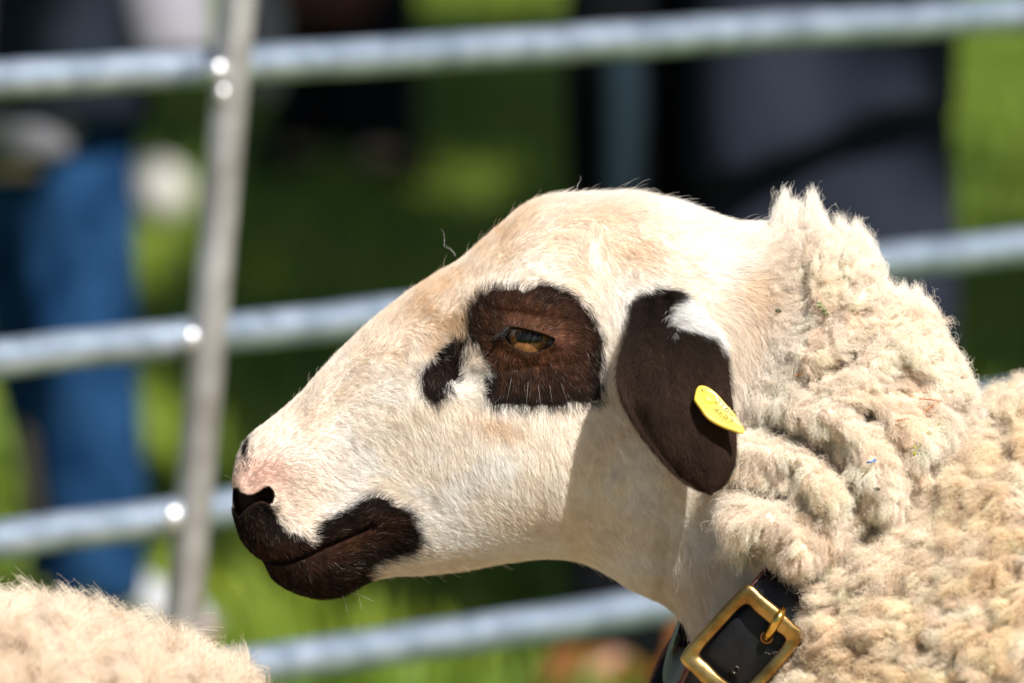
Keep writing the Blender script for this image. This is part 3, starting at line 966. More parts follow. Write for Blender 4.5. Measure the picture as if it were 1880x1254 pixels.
pts = pos[:, None] + L3 * (d3[:, None] * t + nr[:, None] * (lift[:, None, None] * (1.6 * t - 0.75 * t * t)))
pts += toward[:, None] * 0.28 * t ** 2 + RNG.normal(0, 1, (n, 1, 3)) * (0.06 * length)[:, None, None] * t
colr, dkh = coat(hx, hy, jit=3.2)
g = np.clip(RNG.normal(1.0, 0.13, n), 0.6, 1.4) * (0.91 + 0.18 * cid_)
colr = colr * g[:, None]
colr = np.where((dkh > 0)[:, None], colr * (np.exp(RNG.normal(-0.1, 0.5, n)) * (0.7 + 0.6 * cid_))[:, None], colr)
white_in = (dkh > 0) & (RNG.random(n) < 0.022)
colr[white_in] = np.array([0.34, 0.30, 0.27]) * RNG.uniform(0.4, 1.2, white_in.sum())[:, None]
edge_k = (dkh > -10) & (dkh < 3) & (RNG.random(n) < 0.35)
colr[edge_k] = DARK * 1.3
M_fur = fibre_mat('short_coat', gloss=0.05, rough=0.30, trans=0.2)
fur = hair_obj('coat_hair', pts, np.where(dkh > 0, 0.000058, 0.000055), np.clip(colr, 0.002, 0.95), M_fur, sheep)
print('fur', n)

# ---------------- ear velvet
def ear_hair(sgn, count):
    i = RNG.integers(4, NE - 1, count); j = RNG.integers(0, NC - 1, count)
    a = RNG.random(count); b = RNG.random(count)
    def bl(A):
        return (A[i, j] * (1 - b) + A[i, j + 1] * b) * (1 - a) + (A[i + 1, j] * (1 - b) + A[i + 1, j + 1] * b) * a
    x, y, w = bl(EX), bl(EY), bl(EWf)
    PE = PC if sgn > 0 else P
    p = PE(x, y, w * sgn)
    G = PE(EX, EY, EWf * sgn)
    gn = np.cross(np.gradient(G, axis=1), np.gradient(G, axis=0))
    gn /= np.linalg.norm(gn, axis=-1)[..., None] + 1e-12
    nr_ = gn[i, j]
    nr_ = nr_ * np.sign((nr_ * -AX_F * sgn).sum(1))[:, None]
    tx = 2 * ((j + b) / (NC - 1)) - 1
    fx = np.interp(y, [520, 620, 700, 900], [0.4, 0.25, 0.3, 0.45]) + tx * 0.35
    fl_ = np.stack([fx, np.ones(count)], -1) + RNG.normal(0, 0.25, (count, 2))
    fl_ = np.where((y < 600)[:, None] & (x > 1250)[:, None], fl_ + np.array([0.6, -0.2]), fl_)
    d = tangent(fl_[:, :1] * AX_R - fl_[:, 1:] * AX_U, nr_)
    ln = np.interp(y, [520, 640, 900], [0.0070, 0.0036, 0.0026]) * RNG.uniform(0.6, 1.3, count)
    t_ = np.linspace(0, 1, 4)[None, :, None]
    lf = RNG.uniform(0.15, 0.5, count)[:, None, None]
    pp = p[:, None] + ln[:, None, None] * (d[:, None] * t_ + nr_[:, None] * lf * (1.5 * t_ - 0.8 * t_ ** 2))
    c = ear_colour(x, y, 2.5) * np.clip(RNG.normal(1.05, 0.3, count), 0.4, 2.0)[:, None]
    return pp, c
M_velvet = fibre_mat('ear_velvet', gloss=0.04, rough=0.4, trans=0.15)
pp, c = ear_hair(1.0, 46000)
hair_obj('coat_hair', pp, 0.000055, np.clip(c, 0.002, 0.9), M_velvet, ear_near)
pp, c = ear_hair(-1.0, 5000)
hair_obj('coat_hair', pp, 0.00008, np.clip(c, 0.002, 0.9), M_velvet, ear_far)

# ---------------- wool
dens = np.where((Xc > 1300) & (Xc < 2150) & (Wc > 0.06), 1.0, 0.0) * np.clip(Wc * 1.3, 0, 1)
dens = dens * np.where((side_c > 0) | (latc < 0.35), 1.0, 0.06) * np.where(Yc > 1330, 0.15, 1.0) * np.where(Xc > 1930, 0.3, 1.0)
pos, nr, hx, hy, sd_ = roots(dens * 3.4e6)
n = len(pos)
fl = flow(hx, hy, WOOL_FLOW, 50.0)
fl += (np.stack([fbm(np.stack([hx / 34, hy / 34, hx * 0 + s], -1), 111 + s, 2) for s in (0, 1)], -1) - 0.5) * 1.6
d3 = tangent(fl[:, :1] * AX_R - fl[:, 1:] * AX_U, nr)
bm = smooth(-5, 60, poly_sd(hx, hy, BODY))
_, cid_, site = voronoi(((pos - P0) * 1000 / 6.0), 151)
site = P0 + site * 6.0 / 1000
toward = site - pos
toward -= nr * (toward * nr).sum(1)[:, None]
K = 11
t = np.linspace(0, 1, K)[None, :, None]
tl = t[:, :, 0]
vary = 0.65 + 0.8 * ((cid_ * 5.7) % 1.0)                       # each lock has its own length
length = (0.0078 + 0.0004 * bm) * vary * np.clip(RNG.normal(1, 0.15, n), 0.4, 1.6)
length *= np.interp(hx, [1330, 1460], [1.5, 1.0])
for pl_, a_, wd_v in VALLEYS:
    dv__, _ = seg_dist(hx, hy, pl_, 3 * wd_v)
    length *= 1 - 0.55 * np.exp(-(dv__ / (wd_v * 1.1)) ** 2)
lift = np.clip(0.30 + 0.5 * ((cid_ * 3.3) % 1.0) + RNG.normal(0, 0.10, n), 0.05, 1.2)
phase = cid_ * 37.0 + RNG.normal(0, 0.45, n)
freq = (2.2 + 1.8 * ((cid_ * 7.3) % 1.0)) * 2 * math.pi
amp = (0.00070 + 0.00022 * bm) * np.clip(RNG.normal(1, 0.25, n), 0.3, 2.0)
sidev = np.cross(nr, d3)
ca = np.cos(phase[:, None] + freq[:, None] * tl) - np.cos(phase)[:, None]
sa = np.sin(phase[:, None] + freq[:, None] * tl) - np.sin(phase)[:, None]
L3 = length[:, None, None]
pts = pos[:, None] + L3 * (d3[:, None] * t * 0.9 + nr[:, None] * (lift[:, None, None] * (1.7 * t - 1.05 * t * t)))
pts = pts + (amp[:, None] * ca)[..., None] * sidev[:, None] + (amp[:, None] * sa)[..., None] * nr[:, None] * 0.9
pts += toward[:, None] * (0.80 * t ** 1.2)
pts += RNG.normal(0, 1, (n, 1, 3)) * 0.0005 * t + np.sin(RNG.uniform(0, 6.28, (n, 1, 1)) + 9 * t) * RNG.normal(0, 0.00022, (n, 1, 3))
fly = RNG.random(n) < 0.012
pts[fly] = pos[fly][:, None] + (pts[fly] - pos[fly][:, None]) * 1.2 + nr[fly][:, None] * (0.005 * RNG.random((fly.sum(), 1, 1)) * t ** 1.3)
colr, _ = coat(hx, hy, jit=2.0)
colr = colr * (np.clip(RNG.normal(1.02, 0.07, n), 0.7, 1.2) * (0.86 + 0.26 * ((cid_ * 9.1) % 1.0)))[:, None]
M_wool = fibre_mat('wool_fibre', gloss=0.03, rough=0.45, trans=0.25)
hair_obj('wool', pts, 0.000055, np.clip(colr, 0.01, 0.93), M_wool, sheep, tip=0.5)
print('wool', n)

# ---------------- separate tufts along the crest
TUFTS = [((1424, 442), 20, (1440, 358)), ((1448, 432), 16, (1456, 372)), ((1488, 432), 24, (1490, 357)), ((1476, 440), 16, (1470, 380)), ((1505, 440), 18, (1508, 395)),
         ((1556, 470), 26, (1540, 405)), ((1572, 475), 26, (1572, 410)), ((1590, 490), 24, (1592, 438)), ((1602, 520), 18, (1614, 484)),
         ((1650, 575), 22, (1655, 528)), ((1680, 590), 26, (1680, 532)), ((1700, 605), 22, (1702, 556)), ((1722, 660), 20, (1726, 606)), ((1744, 700), 18, (1762, 660)), ((1752, 730), 16, (1776, 700)),
         ((1628, 560), 16, (1628, 522)), ((1850, 760), 22, (1842, 728)), ((1885, 750), 24, (1880, 708)), ((1815, 790), 16, (1806, 758))]
P_, C_ = [], []
for (bx, by), br, (tx, ty) in TUFTS:
    m_ = 700
    K = 14
    t_ = np.linspace(0, 1, K)[None, :, None]
    w0 = RNG.uniform(-0.018, 0.024, m_)
    wc_ = RNG.uniform(-0.004, 0.010, m_)
    rr = br * np.sqrt(RNG.random(m_)); aa = RNG.uniform(0, 2 * math.pi, m_)
    b_ = P(bx + rr * np.cos(aa) * 1.1, by + rr * np.sin(aa) * 0.7, w0)
    stop = np.clip(RNG.normal(0.85, 0.2, m_), 0.3, 1.12)
    spread = RNG.normal(0, 1, (m_, 2)) * 5.0
    tp = P(tx + spread[:, 0] + rr * np.cos(aa) * 0.15, ty + spread[:, 1], w0 * 0.35 + wc_ * 0.4)
    mid_ = 0.5 * (b_ + tp) + (b_ - P(np.full(m_, bx), np.full(m_, by), w0 * 0.3)) * 0.45
    tt_ = t_ * stop[:, None, None]
    cur = (1 - tt_) ** 2 * b_[:, None] + 2 * tt_ * (1 - tt_) * mid_[:, None] + tt_ ** 2 * tp[:, None]
    ph = RNG.uniform(0, 6.28, (m_, 1)); fr = RNG.uniform(9, 26, (m_, 1))
    am = 0.0006 * RNG.uniform(0.4, 1.7, (m_, 1)) * (0.3 + 0.9 * t_[:, :, 0])
    cur += (am * np.cos(ph + fr * t_[:, :, 0]))[..., None] * AX_R + (am * np.sin(ph + fr * t_[:, :, 0]))[..., None] * (AX_U * 0.6 - AX_F * 0.8)
    # stray curled ends
    stray = RNG.random(m_) < 0.06
    cur[stray] += (np.sin(6 * t_ + RNG.uniform(0, 6, (stray.sum(), 1, 1))) * AX_R + np.cos(7 * t_) * AX_U) * 0.004 * t_ ** 3 * RNG.uniform(0.3, 1.4, (stray.sum(), 1, 1))
    P_.append(cur)
    C_.append((W_RUFF + (WHITE - W_RUFF) * 0.4) * np.clip(RNG.normal(1.0, 0.07, (m_, 1)), 0.7, 1.15))
hair_obj('wool_tuft', np.concatenate(P_), 0.000055, np.clip(np.concatenate(C_), 0, 0.93), M_wool, sheep, tip=0.5)

# ---------------- eyelashes and whiskers
def strands(name, rows, rad, parent, mat, tip=0.15):
    K = 8
    ps, cs = [], []
    for (x0, y0, w0, x1, y1, w1, sag, c) in rows:
        t_ = np.linspace(0, 1, K)
        ps.append(P(x0 + (x1 - x0) * t_, y0 + (y1 - y0) * t_ - sag * 4 * t_ * (1 - t_), w0 + (w1 - w0) * t_))
        cs.append(c)
    hair_obj(name, np.array(ps), rad, np.array(cs), mat, parent, tip=tip)
rows = []
for k in range(180):
    f = random.random()
    sx, sy = herm(EYE_UP, np.array([f * (len(EYE_UP) - 1)]))[0]
    sy -= random.uniform(-2, 4)
    g = 1 - f
    L_ = random.uniform(12, 26) * (0.7 + 0.5 * g)
    ang = 1.75 + 0.65 * g + random.gauss(0, 0.12)
    c = random.choice([(0.008, 0.007, 0.007), (0.008, 0.007, 0.007), (0.012, 0.01, 0.01), (0.16, 0.15, 0.14), (0.05, 0.04, 0.035)])
    rows.append((sx, sy, w_lid + 0.0005, sx + L_ * math.cos(ang), sy + L_ * math.sin(ang), w_lid + random.uniform(0.001, 0.005), random.uniform(1, 4), c))
strands('eyelash', rows, 0.00008, eye_near, M_fur)
rows = []
for x0, y0, x1, y1, c in [(640, 1085, 690, 1104, 0.8), (655, 1075, 665, 1118, 0.8), (690, 1062, 730, 1085, 0.05), (600, 1098, 612, 1130, 0.1), (560, 1095, 575, 1122, 0.1), (670, 1070, 705, 1112, 0.06),
                          (720, 1055, 752, 1066, 0.6), (520, 1080, 528, 1106, 0.05), (630, 1092, 640, 1126, 0.7), (870, 560, 838, 541, 0.03), (862, 575, 825, 560, 0.03), (900, 535, 884, 500, 0.2), (930, 530, 925, 494, 0.25), (885, 540, 868, 512, 0.06),
                          (970, 690, 966, 740, 0.5), (985, 690, 992, 745, 0.5), (1005, 690, 1012, 735, 0.5), (940, 690, 930, 738, 0.3), (1020, 685, 1040, 735, 0.4), (425, 880, 412, 872, 0.7)]:
    ww = 0.002 if y0 > 1040 or x0 < 440 else 0.058
    rows.append((x0, y0, ww if y0 < 1040 else 0.010, x1, y1, ww + 0.008, 2, (c, c * 0.95, c * 0.9)))
strands('whisker', rows, 0.00007, sheep, M_fur)
# loose curled fibres above the forehead
rows = []
P_ = []
for x0, y0, x1, y1, r_ in [(838, 470, 806, 428, 9), (1060, 345, 1066, 325, 4), (1450, 380, 1478, 346, 8), (1500, 370, 1502, 352, 9), (1570, 415, 1590, 395, 8), (1600, 440, 1612, 420, 5),
                           (1690, 540, 1675, 512, 6), (1720, 590, 1728, 566, 5), (1765, 670, 1782, 660, 6), (1770, 690, 1800, 700, 6), (1740, 640, 1768, 612, 6), (1850, 730, 1835, 688, 7), (1868, 725, 1880, 690, 6), (1830, 740, 1822, 702, 7), (1716, 600, 1740, 584, 5), (1540, 405, 1556, 385, 6)]:
    for q_ in range(2):
        t_ = np.linspace(0, 1, 18)
        ph = random.uniform(0, 6)
        a_ = r_ * random.uniform(0.5, 1.0) * t_
        P_.append(P(x0 + (x1 - x0) * t_ + a_ * np.sin(ph + 7 * t_) + random.gauss(0, 3), y0 + (y1 - y0) * t_ + a_ * np.cos(ph + 8 * t_), 0.004 + 0.004 * np.sin(3 * t_ + ph)))
hair_obj('stray_fibre', np.array(P_), 0.000042, np.repeat(np.array([[0.8, 0.76, 0.7]]), len(P_), 0), M_wool, sheep)
# ================================================================== ground and far things
M_grass = noise_mat('meadow_turf', (0.045, 0.085, 0.007), (0.14, 0.18, 0.014), scale=1.6, rough=0.9, bump=0.6, bump_scale=30, bump_dist=0.03, spec=0.1)
gx = np.linspace(-160, 160, 81); gy = np.linspace(-60, 300, 91)
GX, GY = np.meshgrid(gx, gy, indexing='ij')
GZ = 0.02 * (fbm(np.stack([GX / 9, GY / 9, GX * 0], -1), 3, 2) - 0.5) * smooth(30, 60, GY)
ground = mesh_obj('ground', np.stack([GX, GY, GZ], -1).reshape(-1, 3), grid_faces(81, 91), M_grass)
tag(ground, 'sunlit green meadow ground behind the gate', kind='structure')
M_pen = noise_mat('warm_bounce_floor', (0.26, 0.18, 0.10), (0.46, 0.35, 0.21), scale=5, rough=0.95, bump=0.5, bump_scale=40, bump_dist=0.02, spec=0.1)  # unseen pen floor, added in tan to bounce warm light onto the sheep
px_ = np.linspace(-3.5, 3.5, 30); py_ = np.linspace(-2.2, 0.85, 20)
PX_, PY_ = np.meshgrid(px_, py_, indexing='ij')
pen = mesh_obj('pen_ground', np.stack([PX_ + PY_ * 0, PY_ + 0.13 * PX_, 0.012 + PX_ * 0], -1).reshape(-1, 3), grid_faces(30, 20), M_pen)
tag(pen, 'unseen straw tan pen ground, added to bounce warm light', kind='structure')

# grass blades
NB = 26000
r_ = RNG.random(NB)
bd = 4.2 + 14 * r_ ** 1.3
bx = RNG.uniform(-1, 1, NB) * (0.25 + bd * 0.115)
by = CAM[1] + bd
bh = RNG.uniform(0.025, 0.075, NB); bw = RNG.uniform(0.0025, 0.005, NB)
ba = RNG.uniform(0, math.pi * 2, NB); lean = RNG.normal(0, 0.022, (NB, 2))
c0 = np.stack([bx, by, np.zeros(NB)], -1)
sx_ = np.stack([np.cos(ba), np.sin(ba), np.zeros(NB)], -1)
v = np.stack([c0 - sx_ * bw[:, None], c0 + sx_ * bw[:, None],
              c0 + np.stack([lean[:, 0] * .5, lean[:, 1] * .5, bh * .6], -1) + sx_ * bw[:, None] * .8,
              c0 + np.stack([lean[:, 0] * .5, lean[:, 1] * .5, bh * .6], -1) - sx_ * bw[:, None] * .8,
              c0 + np.stack([lean[:, 0], lean[:, 1], bh], -1)], 1).reshape(-1, 3)
base_i = (np.arange(NB) * 5)[:, None]
f4 = base_i + np.array([0, 1, 2, 3]); f3 = base_i + np.array([3, 2, 4])
M_blade = noise_mat('grass_blade', (0.06, 0.13, 0.010), (0.20, 0.25, 0.022), scale=2.2, rough=0.6, spec=0.3)
grass = mesh_obj('grass', v, (f4, f3), M_blade)
tag(grass, 'short green grass of the meadow', 'grass', kind='stuff')

# ---------------- galvanised sheep gate
M_galv = noise_mat('galvanised_steel', (0.30, 0.37, 0.46), (0.52, 0.61, 0.73), scale=45, rough=0.36, metallic=0.75, bump=0.25, bump_scale=120, bump_dist=0.001)
M_galv2 = noise_mat('weathered_galvanised_steel', (0.27, 0.25, 0.235), (0.46, 0.45, 0.44), scale=26, rough=0.42, metallic=0.6, bump=0.2, bump_scale=90, bump_dist=0.001)
M_weld = noise_mat('bright_weld', (0.75, 0.77, 0.8), (0.9, 0.9, 0.9), scale=80, rough=0.42, metallic=0.9)
DL, DR = 3.97, 4.56
def gate_pt(fr, yl, yr):
    a, b = at(0, yl, DL), at(1880, yr, DR)
    return a + (b - a) * fr
g0 = gate_pt(0.2, 1293, 1013); g0 = np.array([g0[0], g0[1], 0.0])
gate = empty('metal_gate', g0, 'galvanised tubular metal gate with horizontal rails behind the sheep', 'gate')
RAILS = [(147, 26), (657, 452), (992, 728), (1293, 1013), (1560, 1275)]
for yl, yr in RAILS:
    path = np.array([gate_pt(f, yl, yr) for f in np.linspace(-0.75, 1.9, 60)])
    path += (RNG.random((60, 3)) - 0.5) * 0.0012
    v, f = tube(path, 0.0131, 20)
    mesh_obj('rail', v, f, M_galv, gate)
def post(fr_top, fr_bot, y_top, y_bot, wdt, name='post'):
    """upright square tube welded on the near side of the rails"""
    tp = at(y_top[0], y_top[1], y_top[2]); bt = at(y_bot[0], y_bot[1], y_bot[2])
    bt = bt + (tp - bt) * 0
    dirv = (bt - tp) / np.linalg.norm(bt - tp)
    s1 = gate_pt(1, 300, 200) - gate_pt(0, 300, 200); s1 -= dirv * s1.dot(dirv); s1 /= np.linalg.norm(s1)
    s2 = np.cross(dirv, s1)
    # rounded square section
    a_ = np.linspace(0, 2 * math.pi, 24, endpoint=False)
    cx_ = np.sign(np.cos(a_)) * np.abs(np.cos(a_)) ** 0.5; cy_ = np.sign(np.sin(a_)) * np.abs(np.sin(a_)) ** 0.5
    n_ = 30
    vv = np.concatenate([tp + (bt - tp) * k / (n_ - 1) + wdt * (cx_[:, None] * s1 + cy_[:, None] * s2) for k in range(n_)])
    fq = grid_faces(n_, 24, True)
    return mesh_obj(name, vv, (fq, np.array([list(range(24))[::-1], [(n_ - 1) * 24 + q_ for q_ in range(24)]])), M_galv2, gate)
PD = 4.045
post(0, 0, (450, -160, PD), (292, 1640, PD + 0.02), 0.0108)
e0 = gate_pt(-0.75, 147, 26); e1 = gate_pt(-0.75, 1560, 1275)
for fr_ in (-0.75, 1.9):
    v, f = tube(np.array([gate_pt(fr_, 147 - 90, 26 - 80), gate_pt(fr_, 900, 640), gate_pt(fr_, 1560 + 300, 1275 + 300)]), 0.017, 20)
    mesh_obj('end_post', v, f, M_galv, gate)
def blob(c, r, squash=(1, 1, 1), seg=10):
    a_ = np.linspace(0, math.pi, seg)[:, None]; b_ = np.linspace(0, 2 * math.pi, seg * 2, endpoint=False)[None]
    p_ = np.stack([np.sin(a_) * np.cos(b_) * squash[0], np.sin(a_) * np.sin(b_) * squash[1], np.cos(a_) * np.ones_like(b_) * squash[2]], -1)
    return (c + r * p_).reshape(-1, 3), grid_faces(seg, seg * 2, True)
for wx, wy, wr in [(400, 130, 0.0065), (408, 171, 0.0045), (350, 622, 0.0065), (317, 951, 0.0075)]:
    v, f = blob(at(wx, wy, 4.036), wr, (1.0, 0.8, 1.1))
    mesh_obj('weld', v, (f,), M_weld, gate)

# ---------------- people standing beyond the gate
def remeshed(name, parts, mat, parent, voxel=0.012, disp=0.0, dscale=14.0, seed=0):
    """tubes fused into one continuous surface"""
    vs_, fs_, off = [], [], 0
    for v, f in parts:
        vs_.append(v); fs_ += [ff + off for ff in f]; off += len(v)
    o = mesh_obj(name, np.concatenate(vs_), tuple(fs_), mat, parent)
    md = o.modifiers.new('fuse', 'REMESH'); md.mode = 'VOXEL'; md.voxel_size = voxel; md.use_smooth_shade = True
    dg = bpy.context.evaluated_depsgraph_get()
    me = bpy.data.meshes.new_from_object(o.evaluated_get(dg))
    old = o.data
    o.modifiers.clear(); o.data = me
    bpy.data.meshes.remove(old)
    if disp:
        co = np.empty(len(me.vertices) * 3, np.float32); me.vertices.foreach_get('co', co)
        nn_ = np.empty(len(me.vertices) * 3, np.float32); me.vertex_normals.foreach_get('vector', nn_)
        co = co.reshape(-1, 3); nn_ = nn_.reshape(-1, 3)
        st = co * np.array([1, 1, 0.6]) * dscale + np.array([0, 0, 1]) * (co[:, :1] * dscale * 1.2)
        h = fbm(st, 300 + seed, 2) - 0.5
        me.vertices.foreach_set('co', (co + nn_ * h[:, None] * disp).astype(np.float32).ravel())
        me.update()
    me.name = name
    return o

def limb(pts, rads, n=22, seg=18, squash=1.0):
    v, f = tube(spline(np.array(pts, float), n), np.interp(np.linspace(0, 1, n), np.linspace(0, 1, len(rads)), rads), seg)
    return v, f

def head_parts(c, r, face):
    """skull, jaw, nose and ears facing the given direction"""
    face = np.asarray(face, float); face /= np.linalg.norm(face)
    sd__ = np.cross(face, [0, 0, 1.0])
    out = [blob(c + np.array([0, 0, 0.15 * r]), r, (0.80, 0.92, 1.05), 14), blob(c + face * r * 0.25 - np.array([0, 0, 0.55 * r]), r * 0.62, (0.9, 0.9, 0.9), 12),
           blob(c + face * r * 0.92 - np.array([0, 0, 0.12 * r]), r * 0.17, (0.9, 0.9, 1.4), 8)]
    for s_ in (-1, 1):
        out.append(blob(c + sd__ * r * 0.86 * s_ - np.array([0, 0, 0.05 * r]), r * 0.2, (0.6, 0.8, 1.2), 8))
    return [(v, (f,)) for v, f in out]

M_skinp = noise_mat('skin', (0.52, 0.33, 0.25), (0.58, 0.38, 0.29), scale=20, rough=0.55)
M_jeans = noise_mat('blue_denim', (0.003, 0.017, 0.052), (0.016, 0.054, 0.13), scale=14, rough=0.85, bump=0.4, bump_scale=60, bump_dist=0.004, spec=0.03)
M_slate = noise_mat('slate_cloth', (0.014, 0.0165, 0.026), (0.021, 0.0245, 0.037), scale=6, rough=0.85, spec=0.03, bump=0.3, bump_scale=40, bump_dist=0.004)
M_black = noise_mat('black_cloth', (0.0015, 0.002, 0.003), (0.004, 0.0045, 0.006), scale=8, rough=0.9, spec=0.1)
M_navy = noise_mat('dark_navy_cloth', (0.006, 0.009, 0.014), (0.014, 0.018, 0.025), scale=8, rough=0.85, spec=0.03, bump=0.3, bump_scale=40, bump_dist=0.004)
M_teal = noise_mat('dark_teal_cloth', (0.004, 0.012, 0.018), (0.008, 0.018, 0.025), scale=8, rough=0.85, spec=0.15)
M_lilac = noise_mat('pale_grey_cloth', (0.18, 0.175, 0.20), (0.27, 0.26, 0.29), scale=10, rough=0.85, spec=0.15, bump=0.3, bump_scale=40, bump_dist=0.004)
M_whites = noise_mat('white_shoe', (0.40, 0.40, 0.43), (0.52, 0.52, 0.55), scale=30, rough=0.5)
M_pink = noise_mat('pink_trim', (0.45, 0.16, 0.28), (0.55, 0.24, 0.34), scale=30, rough=0.6)
M_tanl = noise_mat('tan_leather', (0.17, 0.058, 0.012), (0.23, 0.082, 0.02), scale=14, rough=0.5)
M_hair = noise_mat('brown_hair', (0.04, 0.024, 0.014), (0.07, 0.04, 0.022), scale=60, rough=0.5)

def shoe(name, heel, toe_dir, ln, wd, ht, mat, parent, sole_mat=None):
    heel = np.asarray(heel, float); td = np.asarray(toe_dir, float); td /= np.linalg.norm(td)
    sdv = np.cross(td, [0, 0, 1.0])
    n_, sg = 18, 16
    vv = []
    for k in range(n_):
        u = k / (n_ - 1)
        hw = wd * (0.55 + 0.45 * math.sin(min(1, u * 1.25) * math.pi / 2)) * (1 if u < 0.9 else math.sqrt(max(0.02, 1 - ((u - 0.9) / 0.1) ** 2)))
        hh = ht * (1.0 if u < 0.35 else 1.0 - 0.55 * (u - 0.35) / 0.65) * (1 if u < 0.93 else 0.75)
        hw *= 1 if u > 0.06 else 0.7
        for s_ in range(sg):
            a_ = 2 * math.pi * s_ / sg
            z_ = math.sin(a_); x_ = math.cos(a_)
            z_ = hh * (0.5 + 0.5 * z_) if z_ > 0 else hh * 0.5 * (1 + max(-1, z_ * 2.2))
            vv.append(heel + td * ln * u + sdv * hw * x_ + np.array([0, 0, z_]))
    vv = np.array(vv)
    f = (grid_faces(n_, sg, True), np.array([list(range(sg))[::-1], [(n_ - 1) * sg + q_ for q_ in range(sg)]]))
    o = mesh_obj(name, vv, f, mat, parent)
    if sole_mat:
        v2 = vv.copy(); base_ = heel + td * ln * 0.5
        v2[:, 2] = np.clip(v2[:, 2], 0, ht * 0.22)
        v2[:, :2] = base_[:2] + (v2[:, :2] - base_[:2]) * 1.03
        mesh_obj('sole', v2, f, sole_mat, o)
    return o

# -- person in blue jeans, left
DA = 5.98
def A_(x, y, dd=0.0):
    return at(x, y, DA + dd)
pa = on_ground(150, 1160)
personA = empty('person', pa, 'person in blue jeans and dark jacket standing left of the gate post', 'person')
sc = DA / F_PX
hipz = A_(130, 250)[2]
top = A_(120, -330)
fuse = [limb([A_(130, 300), A_(156, 640), A_(168, 1010), A_(172, 1130)], [0.040, 0.035, 0.028, 0.026]),
        limb([A_(55, 300, .05), A_(70, 640, .07), A_(112, 1000, .09), A_(116, 1075, .09)], [0.040, 0.035, 0.028, 0.026]),
        limb([A_(100, 330, .02), A_(105, 60, .02), A_(110, -260, .02), A_(112, -420, .02)], [0.075, 0.07, 0.075, 0.04]),
        limb([A_(110, -380, .02), A_(110, -520, .02)], [0.03, 0.03]),
        limb([A_(-10, -330, .02), A_(-50, -60, .0), A_(-40, 140, -.04)], [0.034, 0.03, 0.022]),
        limb([A_(230, -330, .02), A_(292, -150, .0), A_(318, 40, -.05)], [0.034, 0.03, 0.022])]
for hxx, hyy, dd in ((-38, 170, -.05), (322, 70, -.06)):
    for q_ in range(4):
        fuse.append(limb([A_(hxx - 16 + 10 * q_, hyy - 10, dd), A_(hxx - 18 + 11 * q_, hyy + 34, dd - .004), A_(hxx - 16 + 10 * q_, hyy + 62 - 5 * abs(q_ - 1), dd + .006)], [0.0075, 0.007, 0.005], 8, 8))
    fuse.append(limb([A_(hxx + 22, hyy - 6, dd), A_(hxx + 36, hyy + 26, dd - .012)], [0.008, 0.006], 6, 8))
    v, f = blob(A_(hxx, hyy + 4, dd), 0.024, (0.9, 0.5, 1.1)); fuse.append((v, (f,)))
fuse += head_parts(A_(110, -640, .02), 0.082, -AX_F)
bodyA = remeshed('body', fuse, M_skinp, personA, 0.007)
v, f = blob(A_(110, -668, .035), 0.094, (0.86, 0.95, 1.0), 14)
mesh_obj('hair', v, (f,), M_hair, personA)
remeshed('jeans', [limb([A_(128, 210), A_(140, 420), A_(156, 640), A_(170, 860), A_(172, 1092)], [0.058, 0.056, 0.052, 0.050, 0.042], 30, 24),
                   limb([A_(45, 210, .05), A_(52, 430, .06), A_(66, 650, .07), A_(98, 850, .09), A_(116, 1070, .09)], [0.064, 0.058, 0.050, 0.044, 0.040], 30, 24),
                   limb([A_(95, 120, .02), A_(98, 300, .025)], [0.085, 0.080], 10, 24)], M_jeans, personA, 0.008, 0.030, 12.0, 1)
remeshed('jacket', [limb([A_(105, -440, .02), A_(105, -330, .02), A_(102, -40, .02), A_(96, 160, .0), A_(92, 215, .0)], [0.05, 0.092, 0.092, 0.104, 0.106], 30, 26),
                    limb([A_(30, -340, .02), A_(-34, -180, .0), A_(-55, -40, -.01)], [0.045, 0.043, 0.042], 14, 18), limb([A_(190, -340, .02), A_(255, -190, .01), A_(286, -60, .0)], [0.045, 0.043, 0.042], 14, 18)], M_navy, personA, 0.009, 0.016, 8.0, 2)
remeshed('sleeve', [limb([A_(280, -140, 0), A_(300, -40, -.02), A_(316, 50, -.05), A_(322, 110, -.055)], [0.044, 0.046, 0.042, 0.038], 18, 18)], M_lilac, personA, 0.007, 0.010, 12.0, 3)
remeshed('sleeve', [limb([A_(-52, -60, -.01), A_(-46, 70, -.03), A_(-40, 150, -.045)], [0.044, 0.042, 0.036], 18, 18)], M_lilac, personA, 0.007, 0.010, 12.0, 4)
remeshed('shirt_hem', [limb([A_(50, 196, -.045), A_(58, 240, -.05), A_(64, 292, -.05)], [0.052, 0.048, 0.036], 12, 18), limb([A_(0, 196, -.03), A_(5, 270, -.035)], [0.045, 0.035], 10, 16)], M_lilac, personA, 0.007, 0.010, 12.0, 5)
sh = shoe('shoe', on_ground(185, 1158) + np.array([0, 0.02, 0]), (0.9, -0.5, 0), 0.125, 0.036, 0.060, M_whites, personA, M_pink)
sh = shoe('shoe', on_ground(120, 1118) + np.array([0, 0.02, 0]), (0.55, -0.85, 0), 0.125, 0.034, 0.058, M_pink, personA, M_whites)

